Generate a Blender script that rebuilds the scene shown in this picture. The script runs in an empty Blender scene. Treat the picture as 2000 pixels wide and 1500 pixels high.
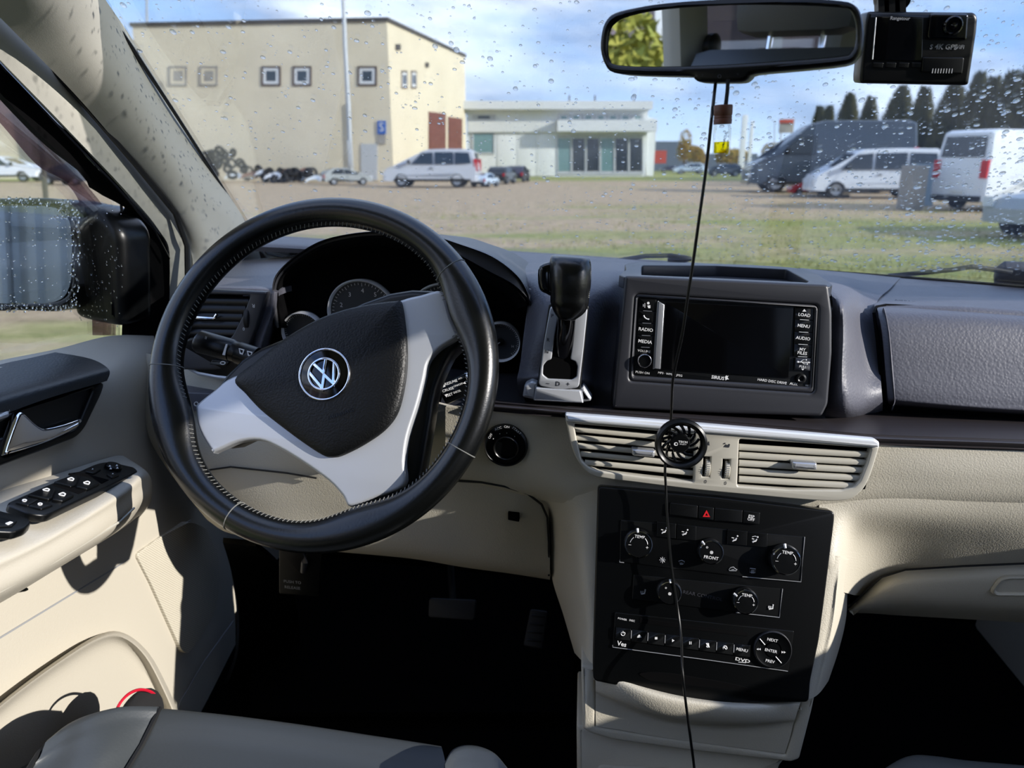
import bpy, bmesh, math, random
from mathutils import Vector, Matrix, Euler
random.seed(7)
PI = math.pi
S = bpy.context.scene
COL = S.collection
# ------------------------------------------------------------------ frames
# The car is axis aligned: X to its right, Y forward, Z up, origin at the eye.
F = 1450.0
RV = Vector((.9931, -.0795, .0859)).normalized()
UPW = Vector((0, .9581, .2864)).normalized()
CV = (UPW - RV * UPW.dot(RV)).normalized()
BV = CV.cross(RV)
MC = Matrix((RV, BV, CV))                      # camera axes -> car axes
def cray(px, py):
    return Vector((px - 1000.0, 750.0 - py, -F)) / F
def ray(px, py):
    return MC @ cray(px, py)
def K(px, py, Y=None, X=None, Z=None):         # point of the car seen at a pixel, on the plane Y=, X= or Z=
    r = ray(px, py)
    t = Y / r.y if Y is not None else (X / r.x if X is not None else Z / r.z)
    return r * t
PITCH = math.asin(UPW.z)
OUTR = MC @ Matrix(((1, 0, 0), (0, math.sin(PITCH), math.cos(PITCH)), (0, -math.cos(PITCH), math.sin(PITCH))))
OUT = OUTR.to_4x4()                            # level ground frame -> car axes
OUTI = OUT.inverted()
GZ = -1.30
def O(px, py, D=None, Z=None):                 # point outside, in the level frame
    r = OUTR.inverted() @ ray(px, py)
    return r * (D / r.y if D is not None else Z / r.z)

# ------------------------------------------------------------------ camera, light, exposure
cd = bpy.data.cameras.new('camera'); cam = bpy.data.objects.new('camera', cd); COL.objects.link(cam)
cam.matrix_world = MC.to_4x4()
cd.sensor_width = 36.0; cd.lens = 36.0 * F / 2000.0; cd.clip_start = .02; cd.clip_end = 2000
cd.dof.use_dof = True; cd.dof.focus_distance = .86; cd.dof.aperture_fstop = 6.5
S.camera = cam
S.view_settings.view_transform = 'Standard'; S.view_settings.look = 'None'
S.view_settings.gamma = 1.0; S.view_settings.use_curve_mapping = False
S.view_settings.exposure = 1.22
try:
    S.cycles.use_denoising = True; S.cycles.caustics_reflective = False; S.cycles.caustics_refractive = False
    S.cycles.max_bounces = 10; S.cycles.diffuse_bounces = 5; S.cycles.transparent_max_bounces = 24
    S.cycles.sample_clamp_indirect = 8
except Exception:
    pass
sund = bpy.data.lights.new('sun', 'SUN'); sun = bpy.data.objects.new('sun', sund); COL.objects.link(sun)
sund.energy = 3.2; sund.angle = .009; sund.color = (1.0, .95, .88)
sdir = Vector((.33, -.112, .153)).normalized()          # towards the sun, in car axes: low over the passenger side window
sun.rotation_mode = 'QUATERNION'; sun.rotation_quaternion = sdir.to_track_quat('Z', 'Y')
W = bpy.data.worlds.new('sky'); S.world = W; W.use_nodes = True
def world():
    nt = W.node_tree; nt.nodes.clear(); N = nt.nodes.new; L = nt.links.new
    out = N('ShaderNodeOutputWorld'); bg = N('ShaderNodeBackground'); L(bg.outputs[0], out.inputs[0])
    tc = N('ShaderNodeTexCoord'); mp = N('ShaderNodeMapping'); L(tc.outputs['Generated'], mp.inputs[0])
    mp.inputs['Rotation'].default_value = (0, math.radians(-3), 0)
    sp = N('ShaderNodeSeparateXYZ'); L(mp.outputs[0], sp.inputs[0])
    ramp = N('ShaderNodeValToRGB'); L(sp.outputs[2], ramp.inputs[0]); e = ramp.color_ramp.elements
    e[0].position = 0.0; e[0].color = (.56, .67, .84, 1); e[1].position = .6; e[1].color = (.12, .24, .58, 1)
    k = e.new(.14); k.color = (.22, .40, .76, 1)
    # clouds: noise on the flattened direction
    dv = N('ShaderNodeVectorMath'); dv.operation = 'MULTIPLY'; dv.inputs[1].default_value = (1.0, 1.0, 3.6); L(mp.outputs[0], dv.inputs[0])
    nz = N('ShaderNodeTexNoise'); nz.inputs['Scale'].default_value = 2.1; nz.inputs['Detail'].default_value = 7; nz.inputs['Roughness'].default_value = .55
    L(dv.outputs[0], nz.inputs[0])
    cr = N('ShaderNodeValToRGB'); L(nz.outputs[0], cr.inputs[0]); c = cr.color_ramp.elements
    c[0].position = .38; c[0].color = (0, 0, 0, 1); c[1].position = .60; c[1].color = (1, 1, 1, 1)
    n2 = N('ShaderNodeTexNoise'); n2.inputs['Scale'].default_value = 5.5; n2.inputs['Detail'].default_value = 6; L(dv.outputs[0], n2.inputs[0])
    c2 = N('ShaderNodeValToRGB'); L(n2.outputs[0], c2.inputs[0]); g = c2.color_ramp.elements
    g[0].position = .34; g[0].color = (.26, .33, .50, 1); g[1].position = .64; g[1].color = (.74, .80, .94, 1)
    mx = N('ShaderNodeMixRGB'); L(cr.outputs[0], mx.inputs[0]); L(ramp.outputs[0], mx.inputs[1]); L(c2.outputs[0], mx.inputs[2])
    L(mx.outputs[0], bg.inputs[0]); bg.inputs[1].default_value = 1.2
world()

# ------------------------------------------------------------------ materials
def lin(c):
    if isinstance(c, str):
        c = [int(c[i:i + 2], 16) / 255 for i in (0, 2, 4)]
    return tuple(((v + .055) / 1.055) ** 2.4 if v > .04045 else v / 12.92 for v in c) + (1,)
MATS = {}
def mat(name, col='808080', rough=.5, metal=0, grain=0, gscale=900, spec=.5, var=0, vscale=6, col2=None, coat=0, kind='voro', emit=None):
    m = bpy.data.materials.new(name); m.use_nodes = True; MATS[name] = m
    nt = m.node_tree; b = nt.nodes['Principled BSDF']; N = nt.nodes.new; L = nt.links.new
    b.inputs['Base Color'].default_value = lin(col); b.inputs['Roughness'].default_value = rough
    b.inputs['Metallic'].default_value = metal; b.inputs['Specular IOR Level'].default_value = spec
    b.inputs['Coat Weight'].default_value = coat
    if emit: b.inputs['Emission Color'].default_value = lin(emit[0]); b.inputs['Emission Strength'].default_value = emit[1]
    tc = N('ShaderNodeTexCoord')
    if var:
        n = N('ShaderNodeTexNoise'); n.inputs['Scale'].default_value = vscale; n.inputs['Detail'].default_value = 6
        L(tc.outputs['Object'], n.inputs[0])
        mx = N('ShaderNodeMixRGB'); mx.inputs[1].default_value = lin(col); mx.inputs[2].default_value = lin(col2 or col)
        r = N('ShaderNodeValToRGB'); r.color_ramp.elements[0].position = .5 - .25 / var; r.color_ramp.elements[1].position = .5 + .25 / var
        L(n.outputs[0], r.inputs[0]); L(r.outputs[0], mx.inputs[0]); L(mx.outputs[0], b.inputs['Base Color'])
    if grain:
        bp = N('ShaderNodeBump'); bp.inputs['Strength'].default_value = grain; bp.inputs['Distance'].default_value = .0004
        if kind == 'voro':
            t = N('ShaderNodeTexVoronoi'); t.feature = 'SMOOTH_F1'; t.inputs['Scale'].default_value = gscale
            n = N('ShaderNodeTexNoise'); n.inputs['Scale'].default_value = gscale * .5
            L(tc.outputs['Object'], n.inputs[0])
            ad = N('ShaderNodeVectorMath'); ad.operation = 'MULTIPLY_ADD'; ad.inputs[1].default_value = (.0016,) * 3
            L(n.outputs['Color'], ad.inputs[0]); L(tc.outputs['Object'], ad.inputs[2]); L(ad.outputs[0], t.inputs[0])
            L(t.outputs['Distance'], bp.inputs['Height']); bp.invert = True
        else:
            t = N('ShaderNodeTexNoise'); t.inputs['Scale'].default_value = gscale; t.inputs['Detail'].default_value = 4
            L(tc.outputs['Object'], t.inputs[0]); L(t.outputs[0], bp.inputs['Height'])
        L(bp.outputs[0], b.inputs['Normal'])
    return m
mat('beige', 'b9b3a4', .52, grain=.6, gscale=620)
mat('beige_door', 'b0aa9d', .5, grain=.4, gscale=620)
mat('cloth_trim', 'a9a79f', .9, grain=.3, gscale=900, kind='noise')
mat('dash_grey', '4b4c55', .5, grain=.9, gscale=330, spec=.5)
mat('door_pad', '24282b', .42, grain=.5, gscale=420)
mat('ring_bright', 'e4e6ea', .22, spec=.8)
mat('pod_grey', '26272c', .42, grain=.12, gscale=1500, kind='noise')
mat('black_plastic', '040506', .34, spec=.35)
mat('panel_black', '030405', .34, spec=.28, grain=.08, gscale=1200, kind='noise')
mat('matte_black', '030304', .9, spec=.08)
mat('gloss_black', '040405', .08)
mat('leather_black', '050606', .27, grain=.15, gscale=520, spec=.55)
mat('airbag_black', '030405', .46, grain=.8, gscale=520, spec=.32)
mat('silver', 'b4b6ba', .36, metal=.75)
mat('silver_paint', 'b2b5ba', .36, metal=.4)
mat('strip_silver', 'd4d7db', .34, metal=.25)
mat('chrome', 'e8e8ec', .08, metal=1)
mat('satin_beige', 'bdb9ad', .38, metal=.2)
mat('brown_trim', '2c282a', .38, grain=.05, gscale=1600, kind='noise')
mat('grey_leather', '383c3f', .42, grain=.25, gscale=420)
mat('carpet', '060607', 1, grain=.9, gscale=900, kind='noise', spec=.02)
mat('headliner', 'cfcbc2', .95, grain=.2, gscale=900, kind='noise')
mat('rubber', '0b0b0c', .6)
mat('white_print', 'd8d8d8', .5)
mat('grey_print', '8a8c90', .5)
mat('dark_print', '2a2c33', .6)
mat('red_print', 'c01820', .4)
mat('red_edge', 'b8122c', .5)
mat('fabric_black', '101012', .95, grain=.5, gscale=1400, kind='noise')
mat('wood_cap', '6a3c26', .55, var=1, vscale=160, col2='4a2616')
mat('mirror', 'dfe3e6', .015, metal=1)
mat('stitch', '6c6c68', .8)
mat('dial', '30343a', .5)
def glassy(name, tint=(1, 1, 1, 1), refl=.9, ior=1.5):
    m = bpy.data.materials.new(name); m.use_nodes = True; MATS[name] = m
    nt = m.node_tree; nt.nodes.clear(); N = nt.nodes.new; L = nt.links.new
    o = N('ShaderNodeOutputMaterial'); mx = N('ShaderNodeMixShader'); t = N('ShaderNodeBsdfTransparent'); g = N('ShaderNodeBsdfGlossy')
    fr = N('ShaderNodeFresnel'); fr.inputs[0].default_value = ior; mu = N('ShaderNodeMath'); mu.operation = 'MULTIPLY'; mu.inputs[1].default_value = refl
    t.inputs[0].default_value = tint; g.inputs['Roughness'].default_value = .01
    L(fr.outputs[0], mu.inputs[0]); L(mu.outputs[0], mx.inputs[0]); L(t.outputs[0], mx.inputs[1]); L(g.outputs[0], mx.inputs[2]); L(mx.outputs[0], o.inputs[0])
glassy('pane', (.95, .975, .97, 1), .55)
glassy('smoke', (.60, .50, .56, 1), .5)
glassy('privacy', (.50, .52, .53, 1), .5)
glassy('vial_glass', (.97, .98, .97, 1), .35)
glassy('yellow_oil', (.95, .82, .02, 1), .6)
m = bpy.data.materials.new('water'); m.use_nodes = True; MATS['water'] = m
nt = m.node_tree; nt.nodes.clear(); o_ = nt.nodes.new('ShaderNodeOutputMaterial'); g_ = nt.nodes.new('ShaderNodeBsdfGlass'); g_.inputs['IOR'].default_value = 1.33; g_.inputs['Roughness'].default_value = 0
x_ = nt.nodes.new('ShaderNodeMixShader'); t_ = nt.nodes.new('ShaderNodeBsdfTransparent'); x_.inputs[0].default_value = .35
nt.links.new(g_.outputs[0], x_.inputs[1]); nt.links.new(t_.outputs[0], x_.inputs[2]); nt.links.new(x_.outputs[0], o_.inputs[0])
m = bpy.data.materials.new('water_bead'); m.use_nodes = True; MATS['water_bead'] = m
nt = m.node_tree; nt.nodes.clear(); o_ = nt.nodes.new('ShaderNodeOutputMaterial'); g_ = nt.nodes.new('ShaderNodeBsdfGlass'); g_.inputs['IOR'].default_value = 1.33; g_.inputs['Roughness'].default_value = .02
nt.links.new(g_.outputs[0], o_.inputs[0])
# perforated speaker grille: dots cut by a regular grid
def perforated(name, col, scale, ax=(1, 2)):
    m = mat(name, col, .55); nt = m.node_tree; N = nt.nodes.new; L = nt.links.new; b = nt.nodes['Principled BSDF']
    tc = N('ShaderNodeTexCoord'); mp = N('ShaderNodeMapping'); mp.inputs['Rotation'].default_value = (math.radians(45), 0, 0); mp.inputs['Scale'].default_value = (0, scale, scale)
    L(tc.outputs['Object'], mp.inputs[0]); fr = N('ShaderNodeVectorMath'); fr.operation = 'FRACTION'; L(mp.outputs[0], fr.inputs[0])
    ds = N('ShaderNodeVectorMath'); ds.operation = 'DISTANCE'; ds.inputs[1].default_value = (0, .5, .5); L(fr.outputs[0], ds.inputs[0])
    lt = N('ShaderNodeMath'); lt.operation = 'LESS_THAN'; lt.inputs[1].default_value = .27; L(ds.outputs['Value'], lt.inputs[0])
    mx = N('ShaderNodeMixRGB'); mx.inputs[1].default_value = lin(col); mx.inputs[2].default_value = lin('857f72'); L(lt.outputs[0], mx.inputs[0]); L(mx.outputs[0], b.inputs['Base Color'])
perforated('grille_beige', 'b9b3a4', 330)

# ------------------------------------------------------------------ geometry: G = (verts, faces) in car axes
def join(*gs):
    V, Fc = [], []
    for g in gs:
        if isinstance(g, list):
            g = join(*g)
        n = len(V); V += list(g[0]); Fc += [tuple(i + n for i in f) for f in g[1]]
    return V, Fc
def xf(g, M):
    return [M @ v for v in g[0]], g[1]
class Fr:
    """a plane in the car: origin, right, up and outward (towards the viewer) axes"""
    def __init__(s, o, n, up=Vector((0, 0, 1)), roll=0):
        s.o = Vector(o); s.n = Vector(n).normalized()
        s.x = Vector(up).cross(s.n).normalized(); s.y = s.n.cross(s.x)
        if roll:
            c, q = math.cos(roll), math.sin(roll); s.x, s.y = s.x * c + s.y * q, s.y * c - s.x * q
    def w(s, a, b, c=0):
        return s.o + s.x * a + s.y * b + s.n * c
    def hit(s, px, py, off=0):
        r = s.rr(px, py); p0 = s.o + s.n * off; t = p0.dot(s.n) / r.dot(s.n); q = r * t - s.o
        return q.dot(s.x), q.dot(s.y)
    def P(s, px, py, off=0):
        r = s.rr(px, py); p0 = s.o + s.n * off; return r * (p0.dot(s.n) / r.dot(s.n))
    def scale(s, px, py):                        # metres per pixel of the 2000 px frame at that spot
        return (MC.transposed() @ s.P(px, py)).z / -F
    def rr(s, px, py): return ray(px, py)
class LFr(Fr):                                   # the same in the level frame outside
    def rr(s, px, py): return OUTR.inverted() @ ray(px, py)
    def scale(s, px, py): return ((OUTR.inverted() @ MC).transposed() @ s.P(px, py)).z / -F
def FY(px, py, Y, tilt=0, yaw=0):                # plane through that pixel at depth Y; tilt leans its top forward
    n = Vector((math.sin(yaw) * math.cos(tilt), -math.cos(yaw) * math.cos(tilt), math.sin(tilt)))
    return Fr(K(px, py, Y=Y), n)
def cmr(P, n=6, closed=True):                    # Catmull-Rom through tuples
    out = []; m = len(P)
    for i in range(m if closed else m - 1):
        a, b, c, d = [P[(i + k) % m] if closed else P[min(max(i + k, 0), m - 1)] for k in (-1, 0, 1, 2)]
        for j in range(n):
            t = j / n
            out.append(tuple(.5 * ((2 * b[k]) + (-a[k] + c[k]) * t + (2 * a[k] - 5 * b[k] + 4 * c[k] - d[k]) * t * t + (-a[k] + 3 * b[k] - 3 * c[k] + d[k]) * t ** 3) for k in range(len(b))))
    if not closed: out.append(tuple(P[-1]))
    return out
def rnd(P, r, n=4):                              # round the corners of a polygon
    out = []; m = len(P)
    for i in range(m):
        a, b, c = [Vector(P[(i + k) % m][:2]) for k in (-1, 0, 1)]
        u, v = a - b, c - b; q = min(r, u.length * .48, v.length * .48)
        s0, s1 = b + u.normalized() * q, b + v.normalized() * q
        for j in range(n + 1):
            t = j / n; out.append(tuple(s0 * (1 - t) ** 2 + b * 2 * t * (1 - t) + s1 * t * t))
    return out
def circ(cx, cy, r, n=40, ry=None):
    ry = ry or r
    return [(cx + r * math.cos(2 * PI * i / n), cy + ry * math.sin(2 * PI * i / n)) for i in range(n)]
def curve2d(loops, half, bev=0, res=2, body=None, size=1, off=0):
    if body is None:
        cu = bpy.data.curves.new('t', 'CURVE'); cu.dimensions = '2D'; cu.fill_mode = 'BOTH'
        for lp in loops:
            sp = cu.splines.new('POLY'); sp.points.add(len(lp) - 1); sp.use_cyclic_u = True
            for i, p in enumerate(lp): sp.points[i].co = (p[0], p[1], 0, 1)
    else:
        cu = bpy.data.curves.new('t', 'FONT'); cu.body = body; cu.size = size; cu.align_x = 'CENTER'; cu.align_y = 'CENTER'; cu.resolution_u = 2; cu.fill_mode = 'FRONT' if half == 0 else 'BOTH'
    bev = min(bev, half * .95) if half else 0
    cu.extrude = max(half - bev, 0); cu.bevel_depth = bev; cu.bevel_resolution = res; cu.offset = -bev + off
    o = bpy.data.objects.new('t', cu); me = bpy.data.meshes.new_from_object(o)
    bm = bmesh.new(); bm.from_mesh(me); bmesh.ops.remove_doubles(bm, verts=bm.verts, dist=1e-6)
    V = [v.co.copy() for v in bm.verts]; Fc = [tuple(v.index for v in f.verts) for f in bm.faces]
    bm.free(); bpy.data.objects.remove(o); bpy.data.curves.remove(cu); bpy.data.meshes.remove(me)
    return V, Fc
def slab(fr, loops, d0, d1, bev=0, res=2):       # loops in local metres, holes allowed; d0 back, d1 front
    V, Fc = curve2d(loops, (d1 - d0) / 2, bev, res)
    return [fr.w(v.x, v.y, v.z + (d0 + d1) / 2) for v in V], Fc
def plate(fr, loops, d0, d1, bev=0, res=2):      # loops given as pixels of the photograph, met on the plate's front face
    if not isinstance(loops[0][0], (tuple, list)): loops = [loops]
    return slab(fr, [[fr.hit(p[0], p[1], d1) for p in lp] for lp in loops], d0, d1, bev, res)
def txt(fr, s, px, py, h, off=.0003, rot=0, bold=0, half=0, sx=1, pts=None):   # cap height h in pixels of the frame
    k = fr.scale(px, py); size = h * k / .69
    V, Fc = curve2d(None, half, 0, 2, body=s, size=size, off=bold * size)
    a, b = fr.hit(px, py, off); c, q = math.cos(rot), math.sin(rot)
    return [fr.w(a + v.x * sx * c - v.y * q, b + v.x * sx * q + v.y * c, off + v.z) for v in V], Fc
def surf(rows, n=6, thick=0, flip=False, m=None):          # smooth sheet through a grid of points
    m = m or n
    R = [cmr([tuple(p) for p in r], n, False) for r in rows]
    Cc = [cmr([R[i][j] for i in range(len(R))], m, False) for j in range(len(R[0]))]
    nx, ny = len(R[0]), len(Cc[0])
    V = [Vector(Cc[j][i]) for i in range(ny) for j in range(nx)]
    Fc = []
    for i in range(ny - 1):
        for j in range(nx - 1):
            a = i * nx + j; f = (a, a + 1, a + nx + 1, a + nx); Fc.append(f if flip else f[::-1])
    if thick:
        nn = [Vector() for _ in V]
        for f in Fc:
            q = (V[f[2]] - V[f[0]]).cross(V[f[3]] - V[f[1]])
            for i in f: nn[i] += q
        k = len(V); V2 = [v - (q.normalized() if q.length else Vector((0, 0, 1))) * thick for v, q in zip(V, nn)]
        V = V + V2; F2 = [tuple(i + k for i in f[::-1]) for f in Fc]
        ed = [i for i in range(nx)] + [r * nx + nx - 1 for r in range(1, ny)] + [(ny - 1) * nx + c for c in range(nx - 2, -1, -1)] + [r * nx for r in range(ny - 2, 0, -1)]
        side = []
        for i in range(len(ed)):
            a, b = ed[i], ed[(i + 1) % len(ed)]; side.append((a, b, b + k, a + k) if not flip else (b, a, a + k, b + k))
        Fc = Fc + F2 + side
    return V, Fc
def tube(P, r, n=8, closed=False, cap=True, up=Vector((.13, .2, 1)), fy=1):
    P = [Vector(p) for p in P]; m = len(P); R = r if isinstance(r, (list, tuple)) else [r] * m; V, Fc = [], []
    for i, p in enumerate(P):
        t = (P[(i + 1) % m] - P[i - 1]) if closed else (P[min(i + 1, m - 1)] - P[max(i - 1, 0)])
        t.normalize(); x = up.cross(t).normalized(); y = t.cross(x)
        for j in range(n):
            a = 2 * PI * j / n; V.append(p + x * (R[i] * math.cos(a)) + y * (R[i] * math.sin(a) * fy))
    for i in range(m if closed else m - 1):
        for j in range(n):
            a, b = i * n + j, i * n + (j + 1) % n; c, d = ((i + 1) % m) * n + j, ((i + 1) % m) * n + (j + 1) % n
            Fc.append((a, b, d, c))
    if cap and not closed:
        Fc.append(tuple(range(n))[::-1]); Fc.append(tuple((m - 1) * n + j for j in range(n)))
    return V, Fc
def lathe(fr, prof, n=36, a0=0, b0=0, sy=1):     # profile (radius, height along the outward axis)
    V, Fc = [], []; m = len(prof)
    for r, h in prof:
        for j in range(n):
            a = 2 * PI * j / n; V.append(fr.w(a0 + r * math.cos(a), b0 + r * math.sin(a) * sy, h))
    for i in range(m - 1):
        for j in range(n):
            a, b = i * n + j, i * n + (j + 1) % n; Fc.append((a, b, b + n, a + n))
    if prof[0][0] > 1e-6 and prof[-1][0] < 1e-6: Fc.append(tuple(range(n))[::-1])
    return V, Fc
def box(c, s, bev=0, R=None):
    bm = bmesh.new(); bmesh.ops.create_cube(bm, size=1)
    for v in bm.verts: v.co = Vector((v.co.x * s[0], v.co.y * s[1], v.co.z * s[2]))
    if bev: bmesh.ops.bevel(bm, geom=bm.edges[:], offset=bev, segments=2, affect='EDGES', profile=.6)
    M = (R.to_4x4() if R else Matrix.Identity(4)); M = Matrix.Translation(Vector(c)) @ M
    bm.verts.index_update()
    g = ([M @ v.co for v in bm.verts], [tuple(v.index for v in f.verts) for f in bm.faces]); bm.free(); return g
def ball(c, r, n=12, sx=1, sy=1, sz=1, R=None):
    V, Fc = [], []; m = n // 2
    for i in range(m + 1):
        t = PI * i / m
        for j in range(n):
            a = 2 * PI * j / n; v = Vector((sx * math.sin(t) * math.cos(a), sy * math.sin(t) * math.sin(a), sz * math.cos(t))) * r
            V.append(Vector(c) + (R @ v if R else v))
    for i in range(m):
        for j in range(n):
            a, b = i * n + j, i * n + (j + 1) % n; Fc.append((a, a + n, b + n, b))
    return V, Fc
def dome(fr, outline, h, off=0, rings=8, pw=2.0, skirt=.004):   # a padded cover: outline in local metres
    n = len(outline); cx = sum(p[0] for p in outline) / n; cy = sum(p[1] for p in outline) / n
    V, Fc = [], []; ks = [(1, -skirt)] + [(1 - .02 * 0, 0)] + [(math.cos(i / rings * PI / 2 * .98) ** .9, math.sin(i / rings * PI / 2) ** (1 / pw * 1.2)) for i in range(1, rings)]
    for k, z in ks:
        zz = off + (z * h if z >= 0 else z)
        for p in outline: V.append(fr.w(cx + (p[0] - cx) * k, cy + (p[1] - cy) * k, zz))
    V.append(fr.w(cx, cy, off + h)); m = len(ks)
    for i in range(m - 1):
        for j in range(n):
            a, b = i * n + j, i * n + (j + 1) % n; Fc.append((a, b, b + n, a + n))
    for j in range(n): Fc.append(((m - 1) * n + j, (m - 1) * n + (j + 1) % n, m * n))
    return V, Fc

# ------------------------------------------------------------------ objects
ORG = {}
def mesh(g, name, origin, sharp=.7, smooth=True):
    me = bpy.data.meshes.new(name); me.from_pydata([tuple(Vector(v) - origin) for v in g[0]], [], g[1])
    me.validate(clean_customdata=False)
    if smooth:
        me.polygons.foreach_set('use_smooth', [True] * len(me.polygons)); me.set_sharp_from_angle(angle=sharp)
    return me
def fixn(me):
    bm = bmesh.new(); bm.from_mesh(me); bmesh.ops.recalc_face_normals(bm, faces=bm.faces); bm.to_mesh(me); bm.free()
def base(g):
    xs = [v[0] for v in g[0]]; ys = [v[1] for v in g[0]]; zs = [v[2] for v in g[0]]
    return Vector(((min(xs) + max(xs)) / 2, (min(ys) + max(ys)) / 2, min(zs)))
def tag(o, label=None, cat=None, group=None, kind=None):
    if label: o['label'] = label
    if cat: o['category'] = cat
    if group: o['group'] = group
    if kind: o['kind'] = kind
    return o
def thing(name, label, cat, loc, group=None, kind=None):
    o = bpy.data.objects.new(name, None); COL.objects.link(o); o.location = loc; o.empty_display_size = .05
    ORG[o] = Vector(loc); return tag(o, label, cat, group, kind)
def part(name, g, m, parent=None, sharp=.7, label=None, smooth=True, kind=None, fix=True):
    org = ORG[parent] if parent else base(g)
    me = mesh(g, name, org, sharp, smooth); me.materials.append(MATS[m])
    if fix: fixn(me)
    o = bpy.data.objects.new(name, me); COL.objects.link(o); ORG[o] = org
    if parent: o.parent = parent
    else: o.location = org
    if label: o['label'] = label
    if kind is None and name in ('lettering', 'symbols', 'numerals', 'scale_marks', 'stitching', 'markings', 'blades'): kind = 'stuff'
    if kind: o['kind'] = kind
    return o
def KP(pts, **k):
    return [K(p[0], p[1], **({'Y': p[2]} if len(p) > 2 else k)) for p in pts]
def proj(p):
    c = MC.transposed() @ Vector(p); return 1000 - F * c.x / c.z, 750 + F * c.y / c.z
def KX(pts, X=None):
    return [K(p[0], p[1], X=(p[2] if len(p) > 2 else X)) for p in pts]
# ================================================================== the car's shell
DEG = math.radians
# windscreen plane: z = -.155 + .60 (1.36 - y)
WN = Vector((0, -.60, -1)).normalized()
WS = Fr(Vector((0, 1.36, -.155)), WN, up=Vector((0, -1, .6)))
def ws_pt(x, y, c=0):                 # point on the glass at lateral x and depth y
    return Vector((x, y, -.155 + .60 * (1.36 - y))) - WN * c
WL = [(540, 528), (505, 480), (474, 438), (412, 340), (336, 220), (256, 92), (188, -10), (110, -120)]
g = surf([[WS.P(x, y)] + [ws_pt(q, WS.P(x, y).y) for q in (-.25, .1, .6, 1.15)] for x, y in WL], 3, thick=.004)
part('window_1', g, 'pane', kind='structure')
part('ceiling', join(surf([[Vector((x, y, z)) for x in (-.62, -.3, .1, .55, .97)] for y, z in ((.54, .35), (.3, .39), (-.8, .41), (-2.6, .36))], 4, thick=.03)), 'headliner', kind='structure')
part('floor', box((.15, -.3, -1.0), (1.75, 4.2, .04)), 'carpet', kind='structure')
part('wall_front', join(box((.15, 1.62, -.62), (1.9, .04, .8)), box((.18, 1.3, -.86), (.26, .8, .3), .03)), 'carpet', kind='structure')
# far side of the car: sill, pillars and roof rail (unseen in front, seen in the rear view mirror and casting the cabin's shade)
part('wall_right', join(box((1.0, -.5, -.61), (.08, 4.2, .80), .02)), 'beige_door', kind='structure')
part('trim_3', join(tube([(1.0, 1.42, -.36), (1.0, 1.36, -.16), (.99, .9, .14), (.97, .55, .37), (.96, -.6, .42), (.95, -2.5, .36)], .035, 8)), 'cloth_trim', kind='structure')
part('trim_4', join(box((.985, -.12, 0), (.05, .12, .76), .02)), 'cloth_trim', kind='structure')
part('trim_5', join(box((.985, -1.25, 0), (.05, .14, .76), .02)), 'cloth_trim', kind='structure')
part('wall_back', join(box((.15, -2.55, -.6), (1.75, .06, .9), .02), box((.15, -2.5, .29), (1.6, .06, .1), .02), box((-.6, -2.5, .05), (.12, .08, .5), .02), box((.9, -2.5, .05), (.12, .08, .5), .02)), 'beige_door', kind='structure')
# near side behind the driver's door (seen only in the mirror)
part('window_3', join(box((-.665, -.84, .0), (.004, .76, .66)), box((-.665, -1.78, 0), (.004, .85, .66))), 'privacy', kind='structure')
part('window_4', join(box((.99, -.70, .05), (.004, 1.0, .6)), box((.99, -1.8, .05), (.004, .85, .6))), 'privacy', kind='structure')
part('wall_left', join(box((-.66, -1.32, -.64), (.08, 2.5, .74), .02), box((-.72, 1.30, -.66), (.04, .74, .7), .01)), 'beige_door', kind='structure')
b = part('trim_6', join(box((-.645, -.42, -.02), (.06, .13, .8), .025, Euler((DEG(-12), 0, 0)).to_matrix())), 'cloth_trim', kind='structure')
part('trim_7', join(box((-.645, -1.28, 0), (.06, .13, .76), .025), box((-.645, -2.3, 0), (.06, .3, .76), .025)), 'cloth_trim', kind='structure')
ah = thing('belt_anchor', 'round dark belt height adjuster on the pale pillar behind the driver', 'seat belt', (-.6, -.42, .14))
part('knob', lathe(Fr((-.6, -.42, .14), (1, 0, 0)), [(.03, 0), (.03, .015), (.02, .02), (0, .02)], 20), 'black_plastic', ah)
part('belt', box((-.598, -.42, -.18), (.003, .05, .6), 0), 'black_plastic', ah)
part('trim_8', join(tube([(-.615, .60, .325), (-.61, .2, .355), (-.62, -.8, .365), (-.62, -2.5, .32)], .03, 8)), 'cloth_trim', kind='structure')

# driver's side: windscreen pillar in two trims, black window seal and sail
def ribbon(lines, name, m, thick=.01, n=5, kind='structure'):
    return part(name, surf([KX(l) for l in lines], n, thick), m, kind=kind)
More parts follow.
